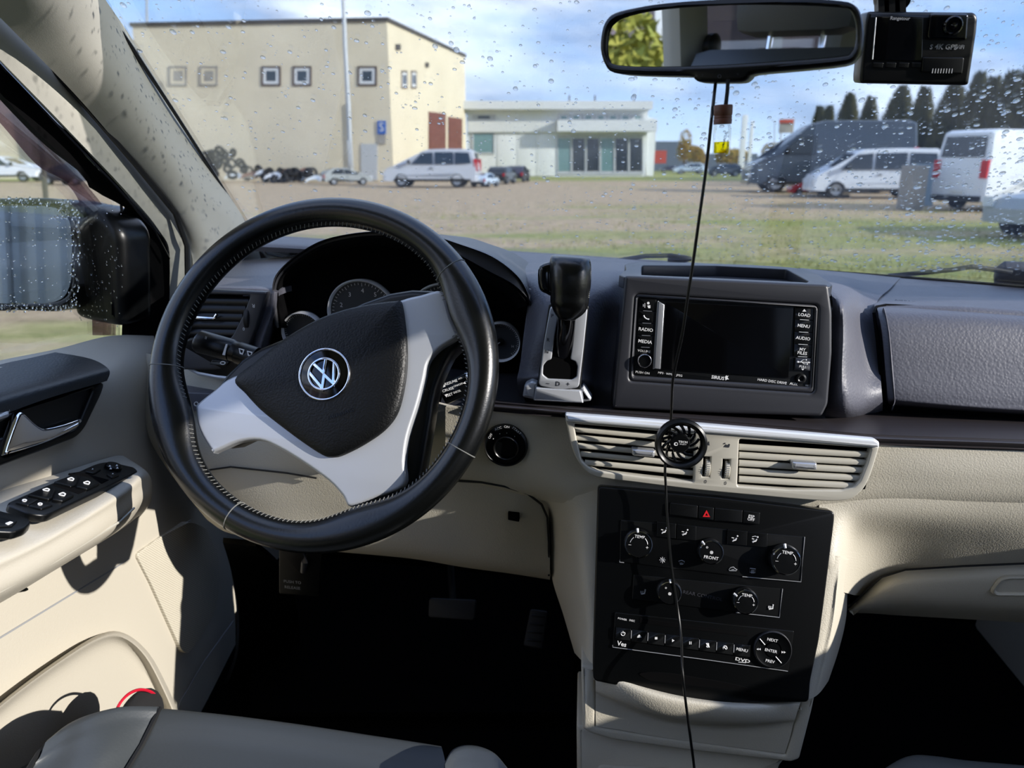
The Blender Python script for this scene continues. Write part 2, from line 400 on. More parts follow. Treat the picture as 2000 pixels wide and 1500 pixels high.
# each line runs from the roof (left of the frame) down to the dashboard; third value is X
A = [[(144, -60, -.535), (229, 60, -.575), (318, 205, -.60), (401, 335, -.615), (467, 436, -.625), (500, 520, -.63), (500, 640, -.64)],
     [(105, -60, -.525), (188, 60, -.565), (280, 215, -.59), (360, 345, -.605), (440, 440, -.615), (455, 520, -.62), (450, 640, -.63)],
     [(30, -60, -.53), (130, 60, -.57), (230, 200, -.595), (325, 340, -.61), (378, 425, -.615), (405, 520, -.62), (400, 640, -.63)],
     [(-75, -60, -.56), (50, 72, -.60), (165, 190, -.62), (272, 318, -.63), (350, 415, -.63), (372, 480, -.635), (374, 640, -.64)]]
part('trim_1', surf([KX(l) for l in A], 6, .012, flip=True), 'cloth_trim', kind='structure')
B_ = [[(-72, -45, -.60), (46, 78, -.625), (160, 196, -.64), (268, 323, -.648), (345, 418, -.65), (367, 482, -.65), (369, 660, -.66)],
      [(-90, -20, -.60), (28, 100, -.625), (140, 215, -.64), (250, 345, -.648), (320, 430, -.65), (346, 490, -.65), (348, 665, -.66)],
      [(-110, 0, -.61), (8, 128, -.635), (120, 245, -.65), (225, 355, -.655), (300, 440, -.658), (330, 505, -.66), (333, 670, -.67)]]
part('trim_2', surf([KX(l) for l in B_], 6, .01, flip=True), 'cloth_trim', kind='structure')
# black run between the pillar trims
g = tube([Vector(p) + Vector((-.004, 0, 0)) for p in KX([(-73, -52), (48, 75), (162, 193), (270, 320), (347, 416), (370, 481), (372, 655)], -.62)], .0042, 6)
part('trim_9', g, 'rubber', kind='structure')
C_ = [[(-110, -8, -.655), (8, 125, -.66), (120, 243, -.665), (225, 353, -.67), (300, 438, -.672), (332, 505, -.675), (335, 672, -.68)],
      [(-120, 15, -.665), (-5, 150, -.67), (105, 262, -.675), (205, 362, -.68), (262, 405, -.68), (285, 500, -.685), (290, 672, -.69)],
      [(-130, 40, -.67), (-18, 175, -.675), (90, 285, -.68), (180, 350, -.685), (238, 388, -.69), (243, 480, -.69), (237, 672, -.695)]]
part('trim_10', surf([KX(l) for l in C_], 5, .012, flip=True), 'matte_black', kind='structure')
g = tube(KX([(330, 505), (300, 448), (226, 362), (120, 252), (8, 135), (-110, 5)], -.652), .0022, 6)
part('trim_11', g, 'gloss_black', kind='structure')
g = tube(KX([(244, 620), (243, 470), (236, 392), (178, 340), (92, 246), (0, 120), (-100, 10)], -.685), .0022, 6)
part('trim_12', g, 'rubber', kind='structure')
# windscreen edge gasket
g = tube([WS.P(x, y, .004) for x, y in ((174, -30), (200, 8), (256, 90), (341, 220), (418, 340), (480, 438), (520, 495), (570, 507), (760, 500), (980, 507), (1230, 513), (1400, 518), (1600, 529), (1830, 546), (2080, 566))], .0026, 6)
part('trim_13', g, 'rubber', kind='structure')
# side glass, smoked rain deflector outside it
part('window_2', surf([KX([(-150, -20), (0, 122), (120, 250), (238, 385)], -.695), KX([(-150, 760), (0, 715), (120, 688), (240, 672)], -.70)], 3, .004), 'pane', kind='structure')
df = surf([KX([(-140, 10), (0, 150), (105, 285), (178, 372), (225, 440), (232, 520), (226, 655)], -.73),
           KX([(-140, 90), (0, 236), (75, 322), (132, 358), (163, 408), (178, 500), (184, 655)], -.735)], 5, .003)
o = part('rain_deflector', df, 'smoke'); tag(o, 'smoked plastic rain deflector fixed along the front edge of the side window', 'deflector')

# ------------------------------------------------------------------ door
dr = thing('door_1', None, None, K(100, 1300, X=-.62), kind='structure')
DX = -.615
door_rows = [
    [(-120, 735, -.69), (0, 704, -.69), (110, 682, -.69), (215, 656, -.685), (300, 656, -.675)],
    [(-120, 760, -.655), (0, 725, -.655), (110, 702, -.655), (222, 682, -.65), (306, 680, -.645)],
    [(-120, 850, -.612), (40, 790, -.612), (150, 762, -.612), (235, 738, -.612), (310, 730, -.63)],
    [(-120, 980, DX), (50, 905, DX), (170, 870, DX), (260, 845, DX), (340, 835, -.64)],
    [(-120, 1120, DX), (40, 1045, DX), (190, 1000, DX), (310, 960, DX), (400, 935, -.65)],
    [(-120, 1270, DX), (60, 1190, DX), (200, 1110, DX), (330, 1035, DX), (437, 1020, -.65)],
    [(-120, 1400, -.617), (60, 1320, -.617), (220, 1235, -.617), (350, 1170, -.617), (453, 1130, -.65)],
    [(-120, 1560, -.617), (60, 1480, -.617), (230, 1400, -.617), (360, 1320, -.617), (460, 1245, -.65)],
    [(-120, 1720, -.617), (60, 1640, -.617), (240, 1560, -.617), (370, 1440, -.617), (452, 1335, -.65)],
    [(-120, 1900, -.62), (60, 1820, -.62), (240, 1740, -.62), (370, 1600, -.62), (405, 1440, -.65)]]
part('door_panel', surf([KX(r) for r in door_rows], 6, .02), 'beige_door', dr)
part('pad', surf([KX(r) for r in (
    [(-100, 742, -.67), (0, 712, -.67), (60, 699, -.67), (108, 688, -.668)],
    [(-100, 775, -.63), (0, 745, -.63), (90, 722, -.63), (178, 701, -.628)],
    [(-100, 812, -.602), (0, 778, -.602), (100, 750, -.602), (213, 722, -.602)],
    [(-100, 850, -.598), (0, 812, -.598), (100, 776, -.598), (209, 744, -.600)])], 6, .012, flip=False), 'door_pad', dr, label='dark grey padded door top')
DF = Fr(K(100, 850, X=-.612), (1, 0, 0))
hb = part('handle_surround', join(plate(DF, [rnd([(-90, 838), (0, 808), (206, 745), (200, 768), (166, 838), (150, 855), (0, 912), (-90, 948)], 14), rnd([(-60, 858), (30, 812), (60, 788), (184, 758), (180, 770), (158, 824), (146, 840), (12, 893), (2, 890), (14, 850), (-60, 880)], 8)], 0, .009, .003),
     plate(DF, [(-60, 855), (30, 812), (60, 785), (190, 752), (150, 850), (0, 900), (-60, 900)], -.006, .0045)), 'black_plastic', dr)
g = plate(DF, cmr([(9, 886), (24, 840), (38, 808), (49, 806), (66, 822), (82, 834), (96, 836), (130, 828), (161, 818), (157, 828), (150, 838), (100, 862), (60, 876), (14, 889)], 3), .006, .016, .004, 3)
part('pull_handle', g, 'chrome', dr, label='chrome inner door handle')
part('lock_bar', plate(DF, rnd([(-60, 822), (0, 802), (23, 797), (19, 815), (0, 822), (-60, 842)], 3), .004, .014, .003), 'silver', dr)
AR = [[(-120, 1010, -.612), (0, 960, -.612), (110, 926, -.612), (214, 893, -.612), (238, 890, -.612), (243, 892, -.613)],
      [(-120, 1060, -.55), (0, 1010, -.55), (110, 975, -.55), (225, 925, -.552), (266, 909, -.56), (276, 914, -.605)],
      [(-120, 1135, -.503), (0, 1085, -.503), (110, 1035, -.503), (232, 962, -.508), (282, 924, -.530), (294, 932, -.61)],
      [(-120, 1165, -.500), (0, 1115, -.500), (110, 1058, -.500), (236, 982, -.505), (286, 944, -.530), (297, 945, -.612)],
      [(-120, 1215, -.502), (0, 1158, -.502), (110, 1098, -.502), (234, 1022, -.507), (286, 970, -.532), (296, 972, -.613)],
      [(-120, 1235, -.53), (0, 1172, -.53), (110, 1110, -.53), (232, 1034, -.535), (280, 990, -.56), (288, 992, -.613)],
      [(-120, 1240, -.60), (0, 1178, -.60), (110, 1112, -.60), (228, 1040, -.60), (268, 1010, -.60), (272, 1011, -.613)]]
ar = part('armrest', surf([KX(r) for r in AR], 6, .006), 'beige_door', dr, label='beige door armrest with a seam along its edge')
part('seam', tube(KX([(-120, 1211), (0, 1155), (110, 1095), (234, 1019), (262, 992)], -.5025), .0013, 5), 'satin_beige', ar)
# switch panel on the armrest top
p0, p1, p2 = K(20, 985, X=-.545), K(215, 908, X=-.565), K(90, 1003, X=-.515)
AN = (p1 - p0).cross(p2 - p0).normalized(); AN = AN if AN.z > 0 else -AN
SF = Fr(p0 + AN * .002, AN, up=Vector((0, 1, 0)))
sw = part('switch_panel', plate(SF, rnd([(10, 983), (190, 904), (212, 901), (262, 912), (271, 920), (222, 945), (92, 1006), (60, 1003)], 12), -.006, .003, .002), 'black_plastic', dr)
def sq(l, h=.004, m='black_plastic', n='switch', d=.003):
    return part(n, plate(SF, rnd(l, 2), .001, d + h, .0012), m, sw)
def zq(*a): return [(x * .16, 860 + y * .16) for x, y in a]
sq(zq((190, 750), (330, 690), (480, 720), (350, 790)), .002); sq(zq((350, 790), (490, 722), (650, 785), (510, 835)), .002)
for a in (((340, 660), (600, 560), (680, 590), (640, 700), (600, 715)), ((640, 715), (690, 600), (830, 625), (910, 665), (770, 735))): sq(zq(*a), .003, 'panel_black')
for a in (((660, 500), (850, 430), (960, 430), (930, 540), (870, 560)), ((930, 560), (980, 430), (1130, 470), (1220, 520), (1070, 590))): sq(zq(*a), .003, 'panel_black')
for a in (((830, 400), (960, 380), (1340, 480), (1240, 530), (1130, 460), (960, 425)), ((620, 540), (700, 515), (1070, 605), (960, 655), (830, 610), (700, 565))): sq(zq(*a), .0005, 'matte_black', 'recess', .003)
sq(zq((1040, 380), (1160, 330), (1240, 350), (1150, 400)), .002); sq(zq((1300, 410), (1380, 375), (1460, 415), (1370, 455)), .002)
part('mirror_knob', lathe(SF, [(.0098, 0), (.0098, .006), (.008, .008), (0, .008)], 24, *SF.hit(1385 * .16, 860 + 320 * .16, .005)), 'panel_black', sw)
ic = []
for x, y, w, h in ((865, 470, 95, 40), (1060, 515, 95, 42), (565, 600, 100, 38), (760, 655, 100, 44)):
    o_, i_ = rnd(zq((x - w / 2, y - h * .1), (x + w * .1, y - h * .6), (x + w / 2, y - h * .1), (x + w * .3, y + h * .6), (x - w * .4, y + h * .25)), 2), rnd(zq((x - w * .3, y - h * .05), (x + w * .08, y - h * .3), (x + w * .3, y), (x + w * .2, y + h * .3), (x - w * .25, y + h * .12)), 1)
    ic.append(plate(SF, [o_, i_], .0062, .0066))
for x, y in ((300, 730), (490, 775)): ic.append(plate(SF, [[(a[0], a[1]) for a in circ(x * .16, 860 + y * .16, 5, 14, 2.6)], [(a[0], a[1]) for a in circ(x * .16, 860 + y * .16, 2.6, 14, 1.2)]], .0052, .0056))
for x, y in ((1340, 310), (1425, 303), (1350, 340), (1432, 333)): ic.append(plate(SF, zq((x - 14, y + 9), (x + 2, y - 12), (x + 16, y + 9)), .008, .0086))
for x, y in ((1130, 348), (1378, 407)): ic.append(plate(SF, zq((x - 10, y + 6), (x, y - 8), (x + 12, y + 4)), .0052, .0058))
part('symbols', join(ic), 'white_print', sw)
sw2 = part('lock_panel', plate(SF, rnd([(-70, 985), (-40, 985), (5, 998), (56, 1011), (62, 1019), (52, 1030), (28, 1038), (-20, 1036), (-70, 1020)], 8), -.006, .003, .002), 'black_plastic', dr)
part('switch', plate(SF, rnd([(-60, 1012), (0, 1010), (35, 1016), (25, 1026), (-60, 1030)], 2), .001, .005, .001), 'panel_black', sw2)
part('symbols', join(plate(SF, [rnd([(10, 1022), (20, 1018), (26, 1020), (16, 1025)], 1)], .0052, .0056)), 'white_print', sw2)
# grab recess lip, speaker grille, map pocket
part('grab_recess', join(dome(DF, [DF.hit(x, y, .004) for x, y in cmr([(0, 1152), (22, 1146), (42, 1142), (58, 1150), (50, 1156), (20, 1158)], 4)], .004, .001, 5)), 'panel_black', dr)
GF = Fr(K(360, 1150, X=-.609), (1, 0, 0))
gr = part('speaker_grille', plate(GF, [rnd([(266, 1083), (318, 1046), (372, 1018), (402, 1030), (426, 1080), (432, 1140), (420, 1195), (396, 1240), (368, 1277), (356, 1272), (330, 1215), (296, 1140)], 10)], -.02, -.0, .001), 'grille_beige', dr, label='perforated beige speaker grille low on the door')
def arch(pts, X): return KX(pts, X)
pk = surf([arch([(-60, 1432), (0, 1372), (100, 1296), (190, 1240), (242, 1236), (292, 1276), (330, 1345), (352, 1400)], -.619),
           arch([(-60, 1440), (0, 1380), (100, 1304), (190, 1248), (240, 1243), (286, 1281), (323, 1350), (345, 1402)], -.592),
           arch([(-60, 1455), (0, 1398), (100, 1322), (188, 1268), (234, 1262), (272, 1295), (308, 1358), (328, 1405)], -.610),
           arch([(-60, 1500), (0, 1450), (95, 1385), (175, 1340), (222, 1335), (255, 1360), (285, 1400), (300, 1440)], -.613),
           arch([(-60, 1560), (0, 1520), (80, 1480), (160, 1450), (210, 1440), (240, 1450), (262, 1480), (275, 1500)], -.613)], 5)
part('map_pocket', pk, 'beige_door', dr)
part('seam', tube(KX([(-20, 1258), (100, 1185), (220, 1112), (330, 1040), (372, 1016)], DX + .0005), .0011, 5), 'grey_print', dr); part('seam', tube(KX([(345, 1392), (352, 1370), (400, 1290), (456, 1212)], -.6150), .0009, 5), 'grey_print', dr)
o = part('door_pouch', join(ball(K(270, 1420, X=-.50), 1, 24, .020, .046, .044)), 'fabric_black'); tag(o, 'small black fabric pouch with a red rim between door and seat', 'pouch')
part('piping', tube(KX(cmr([(226, 1390), (236, 1371), (252, 1355), (272, 1347), (292, 1350), (306, 1360)], 5, False), -.492), .0018, 6), 'red_edge', o)

# ------------------------------------------------------------------ dashboard
db = thing('dashboard', 'wide two-tone dashboard, grained dark grey top over a beige lower half', 'dashboard', (.2, 1.0, -.75))
def dp(name, rows, m, n=6, thick=.008, label=None, flip=False, parent=db):
    return part(name, surf([KP(r) for r in rows], n, thick, flip=flip), m, parent, label=label)
# top deck to the left and centre
deck = [[Vector((x, y if x > -.2 else max(y, 1.245 + (y - 1.09) * .2), z)) for x in (-.60, -.4, -.15, .3)] for y, z in ((1.44, -.172), (1.34, -.165), (1.20, -.164), (1.09, -.170))]
tp = part('top_pad', surf(deck, 5, .01), 'dash_grey', db)
dp('end_pad', [[(372, 545, 1.2), (410, 520, 1.25), (480, 507, 1.28), (600, 500, 1.3)],
               [(352, 600, 1.0), (390, 560, 1.0), (480, 552, 1.02), (600, 545, 1.05)],
               [(345, 620, .97), (385, 568, .955), (480, 560, .955), (560, 560, .98)],
               [(345, 640, .98), (385, 575, .95), (480, 566, .945), (545, 568, .96)]], 'dash_grey')
dp('vent_pillar', [[(476, 566, .947), (522, 566, .95), (541, 570, .955), (552, 570, 1.05)],
                   [(470, 610, .945), (516, 610, .94), (536, 612, .95), (548, 612, 1.05)],
                   [(455, 665, .94), (500, 665, .93), (518, 668, .94), (534, 672, 1.05)],
                   [(440, 730, .94), (476, 730, .93), (500, 735, .93), (525, 740, 1.05)]], 'dash_grey')
# pad around the gear lever
dp('centre_pad', [[(985, 509, 1.30), (1060, 510, 1.29), (1140, 511, 1.29), (1190, 512, 1.29), (1232, 514, 1.29)],
                  [(1012, 530, 1.05), (1060, 528, 1.04), (1140, 528, 1.04), (1190, 528, 1.05), (1226, 530, 1.06)],
                  [(1032, 575, .955), (1065, 566, .93), (1140, 562, .925), (1190, 570, .945), (1218, 590, .96)],
                  [(1028, 640, .93), (1060, 640, .895), (1140, 640, .89), (1180, 645, .935), (1210, 660, .94)],
                  [(1014, 720, .91), (1046, 720, .888), (1136, 720, .885), (1168, 730, .92), (1203, 735, .93)],
                  [(1010, 745, .90), (1040, 745, .884), (1138, 748, .882), (1168, 760, .915), (1200, 765, .92)],
                  [(1016, 788, .93), (1042, 790, .92), (1138, 792, .92), (1168, 795, .92), (1197, 796, .92)]], 'dash_grey')
part('pad_side', surf([KP([(1033, 565, .955), (1030, 600, .945), (1022, 660, .925), (1013, 740, .90)]), [p + Vector((-.004, .16, 0)) for p in KP([(1033, 565, .955), (1030, 600, .945), (1022, 660, .925), (1013, 740, .90)])]], 4, .004), 'dash_grey', db)
# right side: flank of the screen pod, deck, airbag door
dp('flank', [[(1560, 523, 1.35), (1620, 529, 1.36), (1690, 535, 1.37), (1760, 541, 1.38)],
             [(1590, 536, 1.12), (1640, 545, 1.10), (1690, 556, 1.14), (1740, 562, 1.17)],
             [(1622, 568, .93), (1648, 585, .915), (1680, 588, 1.00), (1712, 592, 1.03)],
             [(1626, 640, .90), (1652, 650, .885), (1682, 650, .955), (1714, 655, .97)],
             [(1624, 720, .885), (1650, 725, .87), (1690, 722, .925), (1719, 722, .94)],
             [(1617, 785, .88), (1652, 778, .862), (1692, 768, .90), (1722, 762, .915)],
             [(1612, 812, .895), (1655, 805, .875), (1692, 796, .905), (1724, 784, .92)],
             [(1610, 824, .94), (1655, 820, .93), (1692, 812, .95), (1724, 802, .95)]], 'dash_grey')
dp('right_pad', [[(1730, 539, 1.38), (1870, 549, 1.40), (2000, 559, 1.42), (2200, 576, 1.44)],
                 [(1720, 570, 1.14), (1870, 577, 1.15), (2000, 585, 1.16), (2200, 598, 1.17)],
                 [(1710, 592, 1.03), (1870, 598, 1.03), (2000, 606, 1.03), (2200, 618, 1.03)],
                 [(1708, 602, .995), (1870, 604, .99), (2000, 613, .99), (2200, 626, .99)],
                 [(1716, 680, .98), (1870, 680, .975), (2000, 690, .975), (2200, 700, .975)],
                 [(1724, 785, .96), (1870, 785, .95), (2000, 795, .95), (2200, 805, .95)]], 'dash_grey')
dp('airbag_door', [[(1712, 604, .985), (1730, 597, 1.0), (1870, 606, 1.0), (2000, 615, 1.0), (2200, 628, 1.0)],
                   [(1716, 612, .965), (1732, 612, .962), (1870, 617, .96), (2000, 626, .96), (2200, 640, .96)],
                   [(1724, 655, .947), (1738, 655, .942), (1870, 662, .94), (2000, 670, .94), (2200, 682, .94)],
                   [(1731, 720, .932), (1742, 720, .927), (1870, 728, .925), (2000, 735, .925), (2200, 746, .925)],
                   [(1735, 770, .924), (1746, 772, .918), (1870, 782, .915), (2000, 790, .915), (2200, 800, .915)],
                   [(1736, 784, .93), (1748, 786, .925), (1870, 796, .92), (2000, 805, .92), (2200, 815, .92)],
                   [(1738, 792, .97), (1750, 794, .97), (1870, 803, .97), (2000, 811, .97), (2200, 822, .97)]], 'dash_grey', label='grained dark grey passenger airbag door')
AF = Fr(K(1765, 589, Y=1.06) + Vector((0, 0, .0)), Vector((0, -.42, 1)), up=Vector((0, 1, 0)))
part('lettering', txt(AF, 'AIRBAG', 1768, 588, 5, .002, -.06, sx=1.6), 'dark_print', db)
part('door_gap', tube(KP([(1728, 790, .93), (1720, 730, .935), (1714, 665, .95), (1707, 612, .97), (1712, 600, .99), (1730, 596, 1.0), (1870, 603, 1.0), (2000, 612, 1.0), (2200, 624, 1.0)]), .0022, 6), 'matte_black', db)
part('under_gap', surf([KP([(1700, 786, .955), (1870, 798, .955), (2000, 806, .955), (2200, 818, .955)]), KP([(1700, 820, .96), (1870, 822, .96), (2000, 826, .96), (2200, 838, .96)])], 4, .004), 'matte_black', db)
# brown shelf and its rounded edge
dp('shelf', [[(930, 760, .98), (1012, 780, .96), (1200, 785, .97), (1400, 790, .97), (1610, 800, .97), (1740, 800, .98), (2000, 812, .98), (2200, 822, .98)],
             [(930, 782, .86), (1012, 788, .86), (1200, 800, .86), (1400, 812, .86), (1610, 826, .86), (1740, 832, .87), (2000, 840, .87), (2200, 850, .87)],
             [(930, 786, .83), (1012, 793, .82), (1100, 801, .812), (1400, 824, .812), (1640, 847, .812), (1740, 853, .815), (2000, 862, .815), (2200, 872, .815)],
             [(930, 792, .822), (1012, 799, .812), (1100, 808, .806), (1400, 832, .806), (1640, 854, .806), (1740, 860, .808), (2000, 869, .808), (2200, 879, .808)],
             [(930, 800, .83), (1012, 808, .82), (1100, 815, .815), (1400, 840, .815), (1640, 862, .815), (1740, 870, .815), (2000, 881, .815), (2200, 892, .815)]], 'brown_trim', label='dark brown trim shelf across the dashboard')
rs = random.Random(3)
sp_ = []
for i in range(60):
    p = K(rs.uniform(1150, 1990), 0, Y=.83); x = rs.uniform(1180, 1990); y = 818 + (x - 1180) * .045 + rs.uniform(-12, 14); p = K(x, y, Y=.85 if y < 830 else .83) + Vector((0, -.006, .002)); sp_.append(ball(p, rs.uniform(.0003, .0007), 6))
part('leak_filler', join(box((.42, 1.07, -.34), (1.2, .12, .26)), box((-.25, 1.14, -.36), (.66, .1, .3))), 'matte_black', db)  # added black filler, blocks light leaking through gaps behind shelf and cluster
# beige upper band
dp('upper_band', [[(870, 795, .835), (1000, 806, .823), (1100, 814, .815), (1250, 828, .812), (1400, 840, .812), (1560, 855, .812), (1716, 868, .812), (1850, 876, .812), (2000, 881, .812), (2200, 892, .812)],
                  [(870, 860, .835), (1000, 870, .828), (1105, 885, .815), (1250, 895, .812), (1400, 908, .812), (1560, 920, .812), (1716, 930, .812), (1850, 935, .81), (2000, 938, .81), (2200, 945, .81)],
                  [(870, 930, .85), (1000, 955, .84), (1110, 950, .815), (1250, 955, .81), (1400, 965, .81), (1560, 980, .81), (1700, 985, .819), (1850, 990, .822), (2000, 992, .822), (2200, 998, .822)],
                  [(880, 950, .90), (1000, 968, .89), (1120, 985, .815), (1250, 990, .81), (1400, 1000, .815), (1560, 1015, .82), (1690, 1030, .86), (1850, 1045, .88), (2000, 1048, .88), (2200, 1050, .88)]], 'beige', label='grained beige band around the centre vents')
dp('left_cheek', [[(1040, 966, .875), (1085, 970, .83), (1130, 968, .812), (1180, 950, .808)],
                  [(1070, 1000, .885), (1098, 1010, .835), (1135, 1010, .805), (1180, 1000, .80)],
                  [(1076, 1060, .90), (1104, 1070, .84), (1136, 1070, .795), (1180, 1070, .79)],
                  [(1078, 1128, .92), (1108, 1145, .84), (1140, 1140, .782), (1178, 1140, .777)],
                  [(1100, 1200, .92), (1124, 1215, .83), (1147, 1220, .77), (1176, 1220, .765)],
                  [(1122, 1275, .90), (1136, 1290, .80), (1151, 1302, .757), (1174, 1306, .752)]], 'beige', label='beige cheek left of the climate controls')
dp('right_cheek', [[(1600, 968, .816), (1640, 966, .817), (1690, 952, .818), (1790, 944, .817), (1900, 945, .816), (2000, 946, .816), (2200, 952, .816)],
                   [(1600, 990, .812), (1640, 996, .812), (1690, 1000, .815), (1790, 1006, .818), (1900, 1010, .82), (2000, 1012, .82), (2200, 1014, .82)],
                   [(1600, 1040, .80), (1640, 1045, .802), (1672, 1050, .83), (1750, 1056, .85), (1880, 1060, .845), (2000, 1062, .84), (2200, 1064, .84)],
                   [(1596, 1100, .786), (1634, 1102, .788), (1660, 1108, .835), (1730, 1112, .885), (1870, 1108, .875), (2000, 1103, .87), (2200, 1098, .87)],
                   [(1594, 1150, .790), (1628, 1150, .794), (1652, 1158, .84), (1700, 1162, .915), (1870, 1135, .90), (2000, 1130, .89), (2200, 1125, .89)]], 'beige')
dp('right_cheek_foot', [[(1598, 1085, .7885), (1637, 1086, .7895), (1648, 1090, .803), (1664, 1096, .85)],
                        [(1594, 1140, .778), (1628, 1142, .780), (1640, 1142, .79), (1656, 1146, .88)],
                        [(1586, 1210, .766), (1618, 1212, .768), (1634, 1212, .78), (1652, 1210, .88)],
                        [(1578, 1290, .752), (1602, 1290, .755), (1620, 1286, .77), (1638, 1270, .88)],
                        [(1568, 1364, .738), (1585, 1364, .742), (1602, 1352, .76), (1618, 1330, .86)]], 'beige')
# glove box lid
gb = dp('glove_box_lid', [[(1656, 1190, .90), (1690, 1158, .89), (1722, 1130, .885), (1768, 1115, .88), (1880, 1108, .875), (2000, 1103, .87), (2200, 1098, .87)],
                     [(1658, 1192, .89), (1695, 1172, .875), (1730, 1152, .868), (1780, 1142, .865), (1880, 1136, .862), (2000, 1132, .86), (2200, 1128, .86)],
                     [(1659, 1194, .89), (1698, 1188, .882), (1735, 1182, .878), (1785, 1180, .875), (1880, 1184, .875), (2000, 1188, .873), (2200, 1195, .87)],
                     [(1660, 1197, .92), (1700, 1198, .93), (1740, 1201, .93), (1790, 1204, .93), (1880, 1209, .93), (2000, 1216, .93), (2200, 1228, .93)]], 'beige', label='beige glove box lid with a recessed pull')
HF = FY(1985, 1148, .862, -.1)
hl = rnd([(1938, 1152), (1952, 1132), (1966, 1128), (2120, 1126), (2120, 1168), (1946, 1166), (1937, 1160)], 8)
part('pull', join(plate(HF, [hl, rnd([(1944, 1153), (1956, 1138), (1970, 1133), (2110, 1131), (2110, 1160), (1950, 1160)], 6)], -.004, .004, .0025), plate(HF, hl, -.006, .0002)), 'beige', gb)
part('lid_gap', tube(KP([(1650, 1194, .89), (1700, 1146, .882), (1722, 1127, .879), (1768, 1113, .872), (1880, 1106, .866), (2000, 1101, .862), (2200, 1096, .862)]), .0014, 5), 'rubber', db)
# lower panels round the steering column
dp('knee_panel', [[(286, 690, 1.0), (330, 700, .97), (400, 712, .94), (500, 728, .925), (640, 750, .90), (800, 775, .87), (905, 800, .842), (1000, 812, .828), (1075, 818, .82)],
                  [(283, 770, .97), (330, 775, .95), (400, 785, .93), (500, 800, .90), (640, 820, .88), (800, 845, .86), (905, 862, .84), (1000, 880, .832), (1085, 890, .822)],
                  [(290, 850, .96), (335, 865, .94), (410, 880, .91), (500, 895, .89), (640, 910, .87), (800, 925, .86), (905, 940, .85), (1000, 955, .848), (1072, 975, .86)],
                  [(330, 920, .96), (380, 945, .93), (430, 975, .91), (520, 990, .89), (640, 1005, .88), (800, 1020, .87), (905, 1035, .87), (1000, 1050, .87), (1074, 1068, .885)],
                  [(400, 1010, .96), (430, 1030, .94), (470, 1042, .92), (540, 1058, .91), (640, 1070, .90), (800, 1085, .90), (905, 1102, .90), (1000, 1115, .90), (1074, 1127, .91)],
                  [(410, 1015, 1.04), (440, 1034, 1.04), (480, 1046, 1.02), (550, 1062, 1.02), (640, 1074, 1.02), (800, 1089, 1.02), (905, 1106, 1.02), (1000, 1119, 1.02), (1074, 1131, 1.02)]], 'beige', label='beige knee panel under the steering column')
part('panel_gap', tube(KP([(412, 940, .915), (408, 918, .905), (450, 912, .895), (560, 924, .875), (618, 934, .868)]), .0014, 5), 'rubber', db)
part('panel_gap', tube(KP([(870, 938, .85), (940, 942, .843), (985, 950, .84), (1030, 964, .846), (1058, 985, .855), (1069, 1010, .866), (1072, 1060, .88), (1072, 1124, .905)]), .0016, 5), 'rubber', db)
CF = FY(1003, 1010, .858, -.1)
part('blank_plug', plate(CF, rnd([(992, 1001), (1014, 1005), (1014, 1020), (992, 1016)], 2), -.006, .004, .001), 'matte_black', db)
# dark side vent strip low on the left and the switch housing lip
LF = FY(420, 700, .925, -.05)
part('side_strip', join(plate(LF, rnd([(340, 766), (405, 768), (470, 776), (460, 812), (340, 800)], 4), -.03, .012, .002)), 'dash_grey', db)
part('strip_symbols', join(txt(LF, '※', 367, 785, 8, .0125), plate(LF, [circ(383, 789, 4.6, 16), circ(383, 789, 3, 16)], .0125, .013)), 'white_print', db)
sh = part('switch_housing', plate(LF, cmr([(356, 690), (362, 664), (400, 660), (480, 680), (500, 720), (474, 741), (430, 738), (390, 730), (366, 716)], 3), -.02, .014, .004), 'black_plastic', db)
part('silver_lip', tube([LF.P(x, y, .012) for x, y in ((354, 700), (364, 716), (388, 729), (425, 736), (475, 741), (540, 745))], .0038, 8, fy=.8), 'silver_paint', db)
part('lamp_switch', join(plate(LF, rnd([(414, 703), (447, 707), (442, 715), (409, 712)], 1), .012, .02, .001)), 'panel_black', sh)
part('lamp_symbol', join(plate(LF, [circ(435, 709, 5.5, 18, 3.6), circ(435, 709, 3.6, 18, 2.0)], .02, .0204)), 'white_print', sh)

# ------------------------------------------------------------------ left air vent
VF = FY(440, 640, .925, .1, .08)
lv = thing('air_vent', 'dark grey louvred air vent at the driver side end of the dashboard', 'vent', VF.P(430, 700))
part('frame', plate(VF, [rnd([(372, 564), (521, 570), (500, 640), (468, 722), (340, 722)], 6), rnd([(380, 574), (489, 577), (476, 612), (454, 656), (440, 668), (350, 668)], 5)], -.01, .008, .002), 'pod_grey', lv)
part('cavity', plate(VF, [(370, 565), (500, 568), (470, 700), (340, 700)], -.05, -.045), 'matte_black', lv)
for i in range(6):
    y0 = 586 + i * 15.5; xr = 487 - i * 6.2
    part('slat', tube([VF.P(350, y0 + 1, -.006), VF.P(xr, y0 + 3, -.006)], .0032, 8, fy=2.2), 'black_plastic', lv)
part('tab', tube([VF.P(382, 620, .004), VF.P(418, 622, .004), VF.P(424, 614, .004)], .0022, 8), 'chrome', lv)
part('thumb_wheel', xf(lathe(Fr((0, 0, 0), VF.x), [(.011, -.003), (.012, -.002), (.012, .002), (.011, .003), (0, .003)], 22), Matrix.Translation(VF.P(485, 622, .001)) @ Matrix.Diagonal((1, 1, 1.25, 1))), 'rubber', lv)
part('symbols', join(txt(VF, 'R', 495, 597, 7, .0085, PI), txt(VF, '0', 476, 643, 6, .0085)), 'white_print', lv)

